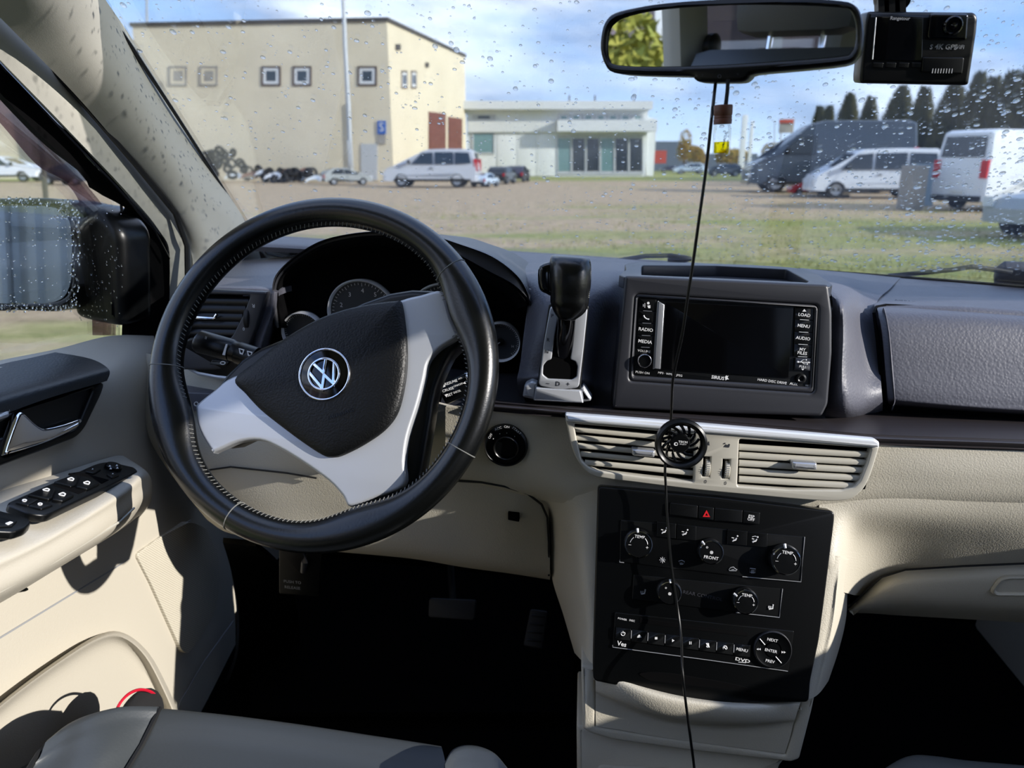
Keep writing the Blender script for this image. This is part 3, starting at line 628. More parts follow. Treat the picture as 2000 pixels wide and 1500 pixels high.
# ------------------------------------------------------------------ instrument binnacle
bn = thing('instrument_cluster', 'deep black instrument hood with silver-ringed dials behind the steering wheel', 'instruments', K(780, 760, Y=.95))
arc_f = [(545, 640), (540, 592), (541, 556), (556, 530), (592, 500), (640, 475), (712, 461), (780, 462), (850, 478), (905, 503), (955, 530), (1002, 556), (1030, 586), (1033, 596)]
arc_o = [(542, 640), (537, 592), (538, 553), (553, 527), (589, 497), (638, 471), (712, 457), (782, 457), (840, 462), (893, 478), (962, 504), (1010, 540), (1031, 574), (1035, 594)]
dF = [.96] * 4 + [.945, .93, .92, .915, .915, .915, .915, .92, .93, .935]
F1 = [K(x, y, Y=d) for (x, y), d in zip(arc_f, dF)]; F2 = [K(x, y, Y=d + .004) for (x, y), d in zip(arc_o, dF)]
F3 = [p + Vector((0, .30, -.03)) for p in F2]; F0 = [K(x + (780 - x) * .10, y + (650 - y) * .14, Y=1.01) for x, y in arc_f]
F2b = [K(x, y, Y=d + (.0 if i < 8 else .0)) + Vector((0, .02, .001)) for i, ((x, y), d) in enumerate(zip(arc_o, dF))]
part('hood', surf([F2, F2b, F3], 5, 0), 'pod_grey', bn)
part('hood_lip', surf([F1, F2], 5, .003), 'pod_grey', bn)
part('hood_lining', surf([F0, F1], 5, .003), 'matte_black', bn)
CFR = FY(740, 640, .995, -.1)
part('backing', plate(CFR, [(x + (780 - x) * .07, y + (650 - y) * .10) for x, y in arc_f] + [(1010, 790), (545, 790)], -.01, 0), 'matte_black', bn)
def gauge(cx, cy, r, nums=(), hub=True, lab=None, f=CFR):
    a0, b0 = f.hit(cx, cy, .012); k = f.scale(cx, cy); R = r * k
    d = part('dial', lathe(f, [(R, .0), (R, .010), (0, .010)], 48, a0, b0), 'dial', bn)
    part('ring', lathe(f, [(R * .99, .0), (R * 1.05, .014), (R * 1.02, .017), (R * .97, .014), (R * .95, .0)], 56, a0, b0), 'ring_bright', d)
    T = []
    for i in range(41):
        a = DEG(225 - 270 * i / 40); L = .88 if i % 5 == 0 else .93
        p = [(a0 + math.cos(a) * R * q, b0 + math.sin(a) * R * q) for q in (.82 if i % 5 == 0 else .86, .92)]
        T.append(tube([f.w(*p[0], .0105), f.w(*p[1], .0105)], R * .009, 4))
    part('scale_marks', join(T), 'white_print', d)
    if hub:
        part('hub', lathe(f, [(R * .2, .01), (R * .2, .013), (R * .16, .0135), (0, .0135)], 24, a0, b0), 'panel_black', d)
        part('needle', tube([f.w(a0, b0, .014), f.w(a0 - R * .62, b0 - R * .45, .014)], [R * .03, R * .012], 6), 'grey_print', d)
    G = []
    for s, an in nums:
        x, y = cx + math.cos(DEG(an)) * r * .68, cy - math.sin(DEG(an)) * r * .68; G.append(txt(f, s, x, y, r * .13, .0106))
    if G: part('numerals', join(G), 'white_print', d)
gauge(708, 613, 66, [(str(i), 225 - 270 / 8 * i) for i in range(9)])
gauge(868, 620, 66, [(str(i * 20), 225 - 30 * i) for i in range(9)])
gauge(592, 650, 40, [('E', 200), ('F', -20)]); gauge(977, 668, 38, [('C', 200), ('H', -20)])
part('lower_facia', surf([KP([(880, 700, 1.03), (950, 712, 1.03), (1010, 716, 1.03)]), KP([(870, 745, .96), (950, 755, .95), (1018, 760, .94)]), KP([(860, 790, .88), (950, 800, .87), (1035, 806, .87)])], 4, .004), 'pod_grey', bn)
QF = FY(914, 704, 1.0, -.4)
part('trip_lever', join(plate(QF, rnd([(904, 699), (930, 699), (930, 711), (904, 711)], 5), -.03, .01, .002)), 'gloss_black', bn)
for pq in (): pass

# ------------------------------------------------------------------ steering wheel
SWN = Vector((math.sin(DEG(-3)) * math.cos(DEG(26)), -math.cos(DEG(3)) * math.cos(DEG(26)), math.sin(DEG(26))))
SW = Fr(K(635, 730, Y=.742), SWN); SW.o = SW.w(-.006, .0045)
st = thing('steering_wheel', 'large black leather steering wheel, turned slightly left, with silver spokes', 'steering wheel', SW.w(0, -.1, -.05))
RJ, RT = .1782, .0158
def bulge(a):
    e = 0
    for c, w, h in ((27, 16, .014), (203, 16, .013), (-66, 15, .010)):
        d = (math.degrees(a) - c + 180) % 360 - 180; e += h * math.exp(-(d / w) ** 2)
    return e
V, Fc = [], []
n, m = 144, 20
for i in range(n):
    a = 2 * PI * i / n; e = bulge(a)
    for j in range(m):
        t = 2 * PI * j / m; rr_ = RT * math.cos(t) - (e * (-math.cos(t)) if math.cos(t) < 0 else 0); r = RJ + rr_
        V.append(SW.w(r * math.cos(a), r * math.sin(a), RT * 1.08 * math.sin(t)))
for i in range(n):
    for j in range(m):
        p, q = i * m + j, i * m + (j + 1) % m; r, s = ((i + 1) % n) * m + j, ((i + 1) % n) * m + (j + 1) % m; Fc.append((p, q, s, r))
rim = part('rim', (V, Fc), 'leather_black', st)
G = []
for dg in (184.5, 247.5, 43, -23):
    a = DEG(dg); e = bulge(a); P = []
    for j in range(24):
        t = 2 * PI * j / 24; r = RJ + RT * 1.012 * math.cos(t) - (e * -math.cos(t) if math.cos(t) < 0 else 0); P.append(SW.w(r * math.cos(a), r * math.sin(a), RT * 1.09 * math.sin(t)))
    G.append(tube(P, .0006, 5, True))
[part('seam', g, 'stitch', rim) for g in G]
G = []
for i in range(210):
    dg = i * 360 / 210; a = DEG(dg); e = bulge(a)
    if e > .012: continue
    a2 = a + .010; t = DEG(150)
    for aa in (0,):
        r = RJ - RT * .90 - e * .9; G.append(tube([SW.w(r * math.cos(a), r * math.sin(a), .0075), SW.w((r - .0026) * math.cos(a2), (r - .0026) * math.sin(a2), .0038)], .00045, 4))
part('stitching', join(G), 'stitch', rim, kind='stuff')
# silver spokes
sil = cmr([(455, 735), (420, 760), (385, 788), (381, 800), (388, 838), (412, 880), (420, 882), (465, 863), (507, 860), (546, 876), (595, 906), (642, 940), (668, 968), (684, 990),
           (735, 972), (788, 948), (789, 900), (796, 850), (815, 790), (828, 740), (836, 706), (858, 680), (892, 658), (890, 645), (876, 600), (861, 568), (820, 576), (782, 586), (700, 620), (560, 700)], 4)
part('spokes', plate(SW, sil, -.020, -.004, .0035, 4), 'silver_paint', st, label='matt silver three-arm spoke trim')
g = plate(SW, cmr([(470, 700), (400, 800), (430, 872), (510, 850), (600, 895), (660, 930), (700, 985), (800, 985), (835, 850), (850, 760), (880, 690), (905, 660), (872, 575), (760, 570), (600, 640)], 3), -.055, -.018, .008)
part('hub_shell', g, 'black_plastic', st)
ab_px = [(456, 741), (496, 706), (532, 677), (568, 651), (622, 621), (676, 602), (730, 591), (772, 586), (783, 590), (790, 632), (794, 686), (791, 740), (777, 801), (752, 837), (712, 866), (669, 888), (647, 893), (626, 888), (586, 862), (543, 830), (507, 801), (478, 770)]
ab = [SW.hit(x, y, .002) for x, y in cmr(ab_px, 5)]
cov = part('airbag_cover', dome(SW, ab, .013, -.004, 10, 2.2), 'airbag_black', st, label='grained black airbag cover')
EF = Fr(SW.P(634, 731, .0095), SWN)
def emc(r, n=48): return circ(0, 0, r, n)
part('emblem_ring', slab(EF, [emc(.0283), emc(.0262)], -.006, .002, .0008), 'chrome', cov)
part('emblem_disc', slab(EF, [emc(.0265)], -.006, .0005, .0003), 'gloss_black', cov)
# round emblem: two letters, V above W, turned with the wheel
er = .0178; ro = DEG(27)
def rotp(P, a): return [(x * math.cos(a) - y * math.sin(a), x * math.sin(a) + y * math.cos(a)) for x, y in P]
def stroke(P, w):
    L, R_ = [], []
    for i, p in enumerate(P):
        p = Vector(p); d0 = (p - Vector(P[i - 1])).normalized() if i else None; d1 = (Vector(P[i + 1]) - p).normalized() if i < len(P) - 1 else None
        d = (d0 or d1) if not (d0 and d1) else (d0 + d1).normalized(); nrm = Vector((-d.y, d.x)); k = 1
        if d0 and d1: k = 1 / max(.35, abs(nrm.dot(Vector((-d1.y, d1.x)))))
        L.append(tuple(p + nrm * w / 2 * k)); R_.append(tuple(p - nrm * w / 2 * k))
    return L + R_[::-1]
u = er
Vp = stroke([(-.42 * u, .86 * u), (0, .06 * u), (.42 * u, .86 * u)], .17 * u)
Wp = stroke([(-.80 * u, .48 * u), (-.34 * u, -.72 * u), (0, .0), (.34 * u, -.72 * u), (.80 * u, .48 * u)], .17 * u)
Wp = stroke([(-.82 * u, .44 * u), (-.36 * u, -.78 * u), (0, -.06 * u), (.36 * u, -.78 * u), (.82 * u, .44 * u)], .17 * u)
part('emblem', join(slab(EF, [emc(er), emc(er * .87)], 0, .0032, .0006), slab(EF, [rotp(Vp, ro)], 0, .003, .0005), slab(EF, [rotp(Wp, ro)], 0, .003, .0005)), 'chrome', cov)
part('lettering', txt(SW, 'AIRBAG', 668, 808, 8, .0075, DEG(24), sx=1.3, half=.0012), 'black_plastic', cov)
# steering column shroud
SC = [SW.w(.02, -.01, -c) for c in (.05, .10, .16, .22)]
part('column_shroud', join(tube([SW.w(.01, -.012, -.045), SW.w(.015, -.02, -.10), SW.w(.015, -.02, -.19)], [.062, .072, .08], 20, fy=.85)), 'black_plastic', st)

# stalks
def bar(f, p, q, r0, r1, off0, off1, n=18, fy=1):
    return tube([f.P(*p, off0), f.P(*q, off1)], [r0, r1], n, fy=fy)
sF = FY(450, 680, .80, .2)
sk = thing('wiper_stalk', 'black light and wiper stalk with white symbols left of the wheel hub', 'stalk', sF.P(450, 705))
def cyl(name, pts, m, par): return part(name, tube([sF.P(x, y, o) for x, y, o, r in pts], [r for x, y, o, r in pts], 24), m, par)
cyl('grip', [(384, 664, 0, .004), (386, 665, 0, .0115), (391, 667, 0, .0135), (452, 684, 0, .0132), (454, 685, 0, .0125)], 'black_plastic', sk)
cyl('collar', [(454, 685, 0, .0125), (464, 688, 0, .0122), (466, 689, 0, .0133), (500, 700, 0, .0130)], 'panel_black', sk)
cyl('arm', [(500, 700, 0, .0105), (560, 715, -.02, .010), (640, 735, -.04, .010)], 'black_plastic', sk)
rz = math.atan2(-17, 68) 
sG = Fr(sF.P(450, 683, .0133), sF.n)
part('printed_band', join(plate(sG, [(441, 672), (444, 672), (439, 694), (434, 693)], -.001, .0006)), 'white_print', sk)
part('symbols', join(*[plate(sG, [rnd(a, 1), rnd(b, 1)], -.0004, .0006) for a, b in (([(466, 680), (477, 683), (474, 693), (468, 691)], [(468, 682), (475, 684.5), (473, 690), (469.5, 689)]), ([(482, 685), (493, 688), (490, 697), (484, 695)], [(484, 687), (491, 689.5), (489, 694.5), (485.5, 693)]))], txt(sG, 'II', 402, 660, 6, .0004, rz)), 'white_print', sk)
cS = FY(885, 757, .835, .3)
ck = thing('cruise_stalk', 'short black cruise control lever with three lines of white print', 'stalk', cS.P(885, 780))
part('lever', plate(cS, rnd([(852, 757), (906, 728), (926, 742), (922, 768), (870, 790)], 5), -.012, .010, .004), 'black_plastic', ck)
part('end_cap', plate(cS, rnd([(904, 728), (916, 727), (926, 757), (919, 762)], 3), -.01, .0125, .003), 'chrome', ck)
ra = DEG(23)
cL = []
for s, x, y, h in (('▲RESUME', 881, 747, 5), ('ACCEL', 902, 738, 3.3), ('CRUISE', 875, 761, 5), ('ON/OFF', 895, 752, 3.6), ('▼SET', 879, 771, 5), ('DECEL', 893, 765, 3.6)): cL.append(txt(cS, s.replace('▲', '').replace('▼', ''), x, y, h, .0104, ra, bold=.01))
cL += [plate(cS, [(864, 757), (867, 750), (870, 755)], .0102, .0108), plate(cS, [(868, 771), (874, 769), (872, 776)], .0102, .0108), plate(cS, [(904, 749), (909, 744), (910, 750)], .0102, .0108)]
part('lettering', join(cL), 'white_print', ck)

# ------------------------------------------------------------------ ignition
IF = FY(988, 868, .826, -.05, 0)
ig = thing('ignition_switch', 'round black ignition lock marked OFF ACC ON START in the beige panel', 'switch', IF.P(988, 908))
a0, b0 = IF.hit(988, 868); k = IF.scale(988, 868)
part('collar', lathe(IF, [(44 * k, 0), (43.5 * k, .005), (40 * k, .0065), (37 * k, .004), (0, .004)], 48, a0, b0), 'panel_black', ig)
part('barrel', lathe(IF, [(25 * k, .003), (25 * k, .0075), (23.5 * k, .0085), (22 * k, .0075), (21.5 * k, -.002), (0, -.002)], 36, a0 + 2 * k, b0 - 3 * k), 'black_plastic', ig)
part('keyhole', slab(IF, [rnd([(a0 - 2 * k, b0 - 14 * k), (a0 + 6 * k, b0 - 14 * k), (a0 + 6 * k, b0 + 9 * k), (a0 - 2 * k, b0 + 9 * k)], .001)], -.002, -.001), 'matte_black', ig)
T = []
for s, an in (('OFF', 152), ('ACC', 116), ('ON', 87), ('START', 52)):
    T.append(txt(IF, s, 988 + 34 * math.cos(DEG(an)), 868 - 34 * math.sin(DEG(an)), 4.9, .0072, DEG(an - 90)))
    T.append(lathe(IF, [(.9 * k, .004), (.9 * k, .0048), (0, .0048)], 8, a0 + 27.5 * k * math.cos(DEG(an)), b0 + 27.5 * k * math.sin(DEG(an))))
part('lettering', join(T), 'white_print', ig)
# ------------------------------------------------------------------ centre screen in its pod
def L2(f, s=.0008): return f
PF = FY(1420, 680, .862, .12)
hu = thing('touchscreen_radio', 'dark touchscreen radio with side buttons set in a raised pod', 'radio', PF.P(1420, 800))
pod_o = rnd([(1222, 512 + 22), (1219, 541), (1203, 735), (1197, 796), (1400, 806), (1606, 812), (1617, 794), (1625, 700), (1626, 600), (1622, 566), (1612, 552)], 5)
pod_o = rnd([(1221, 538), (1202, 735), (1196, 798), (1400, 808), (1606, 814), (1618, 790), (1626, 690), (1626, 610), (1619, 556)], 7)
pod_h = rnd([(1241, 574), (1598, 596), (1590, 768), (1229, 744)], 9)
part('pod_face', plate(PF, [pod_o, pod_h], -.07, 0, .004, 3), 'pod_grey', hu)
part('pod_bezel', plate(PF, [rnd([(1240, 573), (1599, 595), (1591, 769), (1228, 745)], 10), rnd([(1246, 581), (1591, 602), (1582, 756), (1237, 734)], 6)], -.012, -.001, .0035, 3), 'pod_grey', hu)
part('faceplate', plate(PF, rnd([(1243, 577), (1594, 599), (1585, 761), (1233, 739)], 5), -.02, -.0045, .001), 'black_plastic', hu)
PF = Fr(PF.o + PF.n * .0055, PF.n)
def onF(f, off):
    return lambda l, d0, d1, b=0, r=0: plate(f, rnd(l, r) if r else l, off + d0, off + d1, b)
q = onF(PF, -.010)
part('screen', q([(1300, 590), (1549, 602), (1540, 738), (1291, 721)], 0, .0015, .0003, 1), 'gloss_black', hu)
part('screen_edge', q([(1287, 589), (1298, 595), (1290, 721), (1278, 720)], 0, .004, .001), 'silver', hu)
part('edge_keys', q([(1284, 588), (1287, 588), (1278, 721), (1275, 721)], 0, .0025, .0005), 'silver', hu)
for y0, y1, s in ((583, 607, ''), (607, 631, ''), (631, 655, 'RADIO'), (655, 678, 'MEDIA')):
    xs = lambda y: 1249 - (y - 583) * .06
    b = part('button', q([(xs(y0), y0), (xs(y0) + 33, y0 + 2), (xs(y1) + 33, y1 + 1), (xs(y1), y1 - 1)], 0, .0018, .0006, 1), 'panel_black', hu)
    cy = (y0 + y1) / 2 + 1; cx = xs(cy) + 16
    if s: part('lettering', txt(PF, s, cx, cy, 6.4, -.0079, -.05, bold=.012), 'white_print', b)
    elif y0 < 600: part('symbols', join(plate(PF, [circ(cx + 2, cy - 4, 2.6, 12)], -.008, -.0079), plate(PF, [(cx, cy + 1), (cx + 6, cy), (cx + 6, cy + 6), (cx + 2, cy + 6)], -.008, -.0079), tube([PF.P(cx - 5, cy - 4, -.0079), PF.P(cx - 5, cy + 5, -.0079)], .0004, 4), tube([PF.P(cx - 8, cy - 2, -.0079), PF.P(cx - 8, cy + 3, -.0079)], .0004, 4)), 'white_print', b)
    else: part('symbols', tube([PF.P(cx - 6, cy - 4, -.0079), PF.P(cx - 4, cy, -.0079), PF.P(cx, cy + 3, -.0079), PF.P(cx + 5, cy + 4, -.0079)], [.0011, .0008, .0008, .0011], 6), 'white_print', b)
    part('markings', tube([PF.P(cx - 8, y1, -.0078), PF.P(cx + 9, y1 + 1, -.0078)], .00025, 4), 'grey_print', b)
a0, b0 = PF.hit(1259, 705, 0); k = PF.scale(1259, 705)
kb = part('volume_knob', lathe(PF, [(13.6 * k, -.010), (13.6 * k, -.002), (12.6 * k, 0), (11 * k, -.0015), (0, -.0015)], 32, a0, b0), 'panel_black', hu)
part('ring', lathe(PF, [(13.9 * k, -.003), (13.6 * k, -.0002), (12.4 * k, .0006), (11.6 * k, -.0006), (11.6 * k, -.0014)], 36, a0, b0), 'chrome', kb)
part('lettering', join(txt(PF, 'VOLUME', 1258, 686, 4.5, -.0097, -.04), txt(PF, 'PUSH ON', 1255, 728, 4.5, -.0097, -.04), txt(PF, 'MP3 · WMA · JPEG', 1309, 731, 4.2, -.0092, -.06), txt(PF, 'SIRIUS', 1402, 738, 6.4, -.0092, -.06, bold=.02),
     txt(PF, 'HARD DISC DRIVE', 1508, 745, 4.8, -.0092, -.06, bold=.012), txt(PF, 'AUX', 1550, 750, 5, -.0092, -.06, bold=.015), txt(PF, 'RBZ', 1577, 753, 3, -.0092)), 'white_print', hu)
part('symbols', plate(PF, [(1416, 736), (1419, 733), (1421, 735), (1423, 733), (1421, 738), (1424, 741), (1420, 741), (1417, 743)], -.0094, -.009), 'white_print', hu)
part('lower_strip', q([(1290, 724), (1542, 741), (1541, 756), (1284, 738)], 0, .0006, .0002, 1), 'black_plastic', hu)
for y0, y1, T in ((600, 625, ('LOAD',)), (625, 649, ('MENU',)), (649, 673, ('AUDIO',)), (673, 697, ('MY', 'FILES'))):
    x0 = 1553 - (y0 - 600) * .03; x1 = 1591 - (y0 - 600) * .07
    b = part('button', q([(x0, y0 - 1), (x1, y0 + 1.5), (x1 - 1.8, y1 + 1), (x0 - .8, y1 - 1.5)], 0, .0018, .0006, 1), 'panel_black', hu)
    cx, cy = (x0 + x1) / 2 - 1, (y0 + y1) / 2
    g = [txt(PF, T[0], cx, cy + (3 if T[0] == 'LOAD' else 0 if len(T) == 1 else -2), 6, -.0079, -.05, bold=.014)]
    if len(T) > 1: g.append(txt(PF, T[1], cx - .5, cy + 5, 6, -.0079, -.05, bold=.014))
    if T[0] == 'LOAD': g.append(plate(PF, [(cx - 4, cy - 4), (cx, cy - 9), (cx + 4, cy - 4)], -.008, -.0079))
    part('lettering', join(g), 'white_print', b)
    part('markings', tube([PF.P(cx - 9, y1 - .6, -.0078), PF.P(cx + 9, y1 + .4, -.0078)], .0003, 4), 'white_print', b)
b = part('usb_flap', q([(1554, 699), (1585, 700), (1584, 725), (1552, 723)], 0, .0024, .0008, 1), 'pod_grey', hu)
U = lambda x, y: PF.P(x, y, -.0073)
part('symbols', join(tube([U(1558, 707), U(1580, 708)], .0005, 5), tube([U(1563, 707), U(1568, 703), U(1573, 703)], .0004, 4), tube([U(1566, 707.4), U(1570, 711), U(1575, 711)], .0004, 4), ball(U(1558, 707), .0013, 8), ball(U(1574, 703), .001, 8), ball(U(1576, 711), .001, 8), plate(PF, [(1579, 706), (1583, 708), (1579, 710)], -.0075, -.0073), txt(PF, 'PULL', 1568, 716.5, 4.4, -.0074, -.05, bold=.01), plate(PF, [(1565, 720), (1571, 720), (1568, 723.5)], -.0075, -.0073)), 'white_print', b)
a0, b0 = PF.hit(1564, 739, -.01)
part('aux_socket', lathe(PF, [(9.5 * k, -.010), (9.5 * k, -.0075), (6.5 * k, -.0068), (4.5 * k, -.0075), (4 * k, -.0095), (0, -.0095)], 28, a0, b0), 'black_plastic', hu)
# tray on top of the pod
pa, pb, pc = K(1221, 541, Y=.877), K(1618, 560, Y=.877), K(1400, 516, Y=1.04)
tn = (pb - pa).cross(pc - pa).normalized(); tn = tn if tn.z > 0 else -tn
TF = Fr(pa, tn, up=Vector((0, 1, 0)))
to = cmr([(1219, 541), (1223, 526), (1227, 513), (1300, 512), (1400, 515), (1500, 519), (1560, 524), (1590, 532), (1608, 543), (1620, 560), (1500, 553), (1360, 545)], 3)
part('tray', join(plate(TF, [to, rnd([(1253, 518), (1400, 519), (1538, 526), (1580, 549), (1574, 552), (1400, 544), (1253, 538)], 5)], -.014, 0, .0015, 2), slab(TF, [[TF.hit(x, y) for x, y in ((1245, 516), (1560, 521), (1584, 548), (1400, 541), (1245, 536))]], -.018, -.0135)), 'pod_grey', hu)

# ------------------------------------------------------------------ gear lever
GFm = FY(1090, 690, .866, .10)
gl = thing('gear_lever', 'black leather topped gear lever in a silver gate marked P R N D', 'gear lever', GFm.P(1090, 785))
gate_o = rnd([(1075, 597), (1148, 600), (1140, 680), (1131, 757), (1090, 762), (1051, 753), (1062, 670)], 8)
gate_h = rnd([(1091, 608), (1124, 608), (1119, 660), (1114, 702), (1124, 706), (1128, 716), (1126, 736), (1116, 742), (1070, 740), (1060, 732), (1061, 714), (1068, 705), (1077, 702), (1083, 660)], 3)
part('gate_plate', plate(GFm, [gate_o, gate_h], -.006, .003, .0015), 'silver_paint', gl, label='silver shift gate with black letters')
part('gate_slot', plate(GFm, [(1080, 605), (1130, 605), (1130, 745), (1055, 745)], -.005, -.0005), 'matte_black', gl)
part('gate_side', plate(GFm, rnd([(1072, 592), (1151, 595), (1134, 765), (1048, 758)], 8), -.03, -.003, .002), 'black_plastic', gl)
part('base_shroud', join(plate(GFm, rnd([(1046, 757), (1134, 763), (1140, 788), (1042, 783)], 3), -.012, .004, .002), plate(GFm, rnd([(1024, 752), (1038, 744), (1050, 748), (1048, 783), (1020, 776)], 4), -.03, -.002, .004), plate(GFm, rnd([(1131, 760), (1140, 753), (1157, 778), (1154, 784), (1134, 787)], 3), -.03, -.002, .004)), 'silver_paint', gl)
part('lettering', join(*[txt(GFm, s, x, y, h, .0034, -.02, bold=.02) for s, x, y, h in (('P', 1078.6, 617, 6.5), ('R', 1070.6, 664, 6.5), ('N', 1068, 687, 6.5), ('D', 1089.5, 750, 8.5), ('–', 1070, 748.6, 8), ('+', 1109.5, 750.6, 8))]), 'dark_print', gl)
part('lever', tube([GFm.P(1099, 700, -.015), GFm.P(1106, 640, .012), GFm.P(1108, 600, .02)], [.0115, .0105, .011], 14), 'gloss_black', gl)
KF = FY(1113, 560, .80, .1)
V, Fc = [], []
prof = [(499, 1088, 1140, .012), (502, 1078, 1150, .021), (512, 1074, 1154, .027), (530, 1073, 1155, .030), (555, 1073, 1154, .030), (575, 1075, 1151, .028), (590, 1075, 1150, .027), (602, 1078, 1146, .024), (612, 1083, 1138, .020), (619, 1088, 1129, .017), (623, 1091, 1124, .0145)]
kr = []
for y, x0, x1, dz in cmr(prof, 3, False):
    c = KF.P((x0 + x1) / 2, y, 0); hw = (x1 - x0) / 2 * KF.scale(1113, y)
    kr.append([c + KF.x * (hw * (abs(math.cos(t)) ** .72 * (1 if math.cos(t) > 0 else -1))) + KF.n * (dz * (abs(math.sin(t)) ** .72 * (1 if math.sin(t) > 0 else -1))) for t in [2 * PI * j / 36 for j in range(36)]])
V = [p for r in kr for p in r]; n = 36
Fc = [(i * n + j, i * n + (j + 1) % n, (i + 1) * n + (j + 1) % n, (i + 1) * n + j) for i in range(len(kr) - 1) for j in range(n)] + [tuple(range(n)), tuple((len(kr) - 1) * n + j for j in range(n))]
kn = part('knob', (V, Fc), 'leather_black', gl, label='black leather covered shift knob')
part('side_button', plate(KF, cmr([(1054, 520), (1080, 516), (1082, 576), (1066, 574), (1054, 566), (1050, 545)], 3), -.014, .012, .005, 3), 'gloss_black', kn)
part('stitching', join(*[ball(KF.P(1153 - abs(i - 4) * .3, 512 + i * 3.6, .012), .0009, 6, 1.6, 1, 1) for i in range(20)]), 'stitch', kn)

# ------------------------------------------------------------------ centre vents
VC = FY(1410, 890, .800, .08)
cv = thing('centre_vents', 'twin louvred centre air vents in a pale frame with silver top strip', 'vent', VC.P(1410, 975))
fo = cmr([(1104, 820), (1108, 836), (1114, 865), (1124, 892), (1140, 916), (1165, 932), (1240, 942), (1318, 952), (1400, 961), (1500, 970), (1580, 977), (1624, 979), (1655, 977), (1676, 966), (1692, 947), (1704, 918), (1712, 892), (1718, 872)], 2, False)
hl_ = rnd([(1121, 828), (1240, 838), (1357, 849), (1356, 895), (1355, 942), (1260, 932), (1168, 920), (1150, 913), (1136, 900), (1126, 860)], 4)
hr_ = rnd([(1444, 858), (1570, 866), (1702, 876), (1694, 905), (1680, 940), (1668, 952), (1645, 958), (1540, 957), (1440, 950), (1442, 900)], 4)
part('frame', plate(VC, [fo, hl_, hr_, [(1374, 892), (1388, 893), (1386, 932), (1372, 931)], [(1412, 897), (1426, 898), (1424, 936), (1410, 935)]], -.006, .006, .0018), 'satin_beige', cv)
part('top_strip', plate(VC, rnd([(1103, 809), (1300, 824), (1500, 841), (1710, 859), (1719, 864), (1718, 875), (1500, 856), (1300, 840), (1106, 824)], 4), -.004, .0095, .003, 3), 'strip_silver', cv, label='bright silver strip over the vents')
part('cavity', plate(VC, [(1112, 822), (1712, 868), (1690, 955), (1640, 968), (1160, 925), (1125, 880)], -.0085, -.0062), 'matte_black', cv)
for i in range(5):
    y = 838 + i * 15.8; xl = (1122, 1124, 1129, 1134, 1142)[i]; pts = [VC.P(xl, y + (xl - 1122) * .08, -.0005), VC.P(1240, y + 11, -.0005), VC.P(1356, y + 22 + i * .3, -.0005)]
    part('slat', tube(pts, .0026, 8, fy=1.25), 'satin_beige', cv)
for i in range(5):
    y = 873 + i * 15.6; xr = (1696, 1693, 1688, 1682, 1675)[i]; pts = [VC.P(1443, y, -.0005), VC.P(1570, y + 8, -.0005), VC.P(xr, y + 15 - i * .4, -.0005)]
    part('slat', tube(pts, .0030, 8, fy=1.25), 'satin_beige', cv)
for c in ([(1233, 877), (1280, 881), (1279, 895), (1235, 891)], [(1547, 902), (1597, 905), (1597, 920), (1548, 917)]):
    part('tab', plate(VC, rnd(c, 4), -.002, .012, .004, 3), 'silver', cv)
for cx, cy in ((1380, 912), (1418, 916)):
    wh = part('thumb_wheel', lathe(Fr(VC.P(cx, cy, -.004), VC.x), [(.011, -.0026), (.0125, -.0018), (.0125, .0018), (.011, .0026), (0, .0026)], 28), 'satin_beige', cv)
    part('markings', join(*[tube([VC.w(VC.hit(cx, cy)[0] - .0026, VC.hit(cx, cy)[1] + .0125 * math.sin(t), -.004 + .0126 * math.cos(t)), VC.w(VC.hit(cx, cy)[0] + .0026, VC.hit(cx, cy)[1] + .0125 * math.sin(t), -.004 + .0126 * math.cos(t))], .0003, 4) for t in [DEG(-50 + 11 * j) for j in range(10)]]), 'grey_print', wh)
part('symbols', join(txt(VC, '0', 1378, 941, 7, .0063), txt(VC, '0', 1417, 944, 7, .0063), ball(VC.P(1416, 866, .0062), .0008, 6), plate(VC, [(1418, 868), (1422, 870), (1424, 867), (1426, 868), (1424, 874), (1414, 873)], .0061, .0064), plate(VC, [(1382, 868), (1385, 862), (1386, 870)], .0061, .0064)), 'dark_print', cv)

# clip-on fan in front of the vent
FF = FY(1330, 867, .752, .06)
fn = thing('clip_fan', 'round black clip-on vent freshener with TECH print, held on the air vent', 'air freshener', FF.P(1330, 917))
k = FF.scale(1330, 867)
part('ring', lathe(FF, [(39 * k, -.006), (49.5 * k, -.006), (50.5 * k, -.002), (50 * k, .003), (46 * k, .0048), (41 * k, .003), (38.5 * k, 0), (38.5 * k, -.006)], 56), 'matte_black' if 0 else 'panel_black', fn)
part('inner_rim', lathe(FF, [(38.6 * k, -.005), (38.6 * k, .0015), (37 * k, .0005), (37, -.005)] if 0 else [(38.6 * k, -.004), (38.4 * k, .0012), (37.2 * k, .0004), (37.2 * k, -.004)], 56), 'gloss_black', fn)
a0, b0 = FF.hit(1328, 865)
hb_ = part('hub', lathe(FF, [(19 * k, -.006), (19 * k, .0015), (17.5 * k, .0028), (0, .003)], 40, a0, b0), 'black_plastic', fn)
part('lettering', join(txt(FF, 'TECH', 1334, 863.5, 4.2, .0032, 0, bold=.02, sx=1.15), txt(FF, 'PROJECT', 1334, 868, 2, .0032, bold=.01, sx=1.1), slab(FF, [[FF.hit(x, y) for x, y in circ(1319.5, 865.5, 4, 18, 3.4)], [FF.hit(x, y) for x, y in circ(1320.3, 865.5, 2.3, 18, 2)]], .0030, .0033)), 'white_print', hb_)
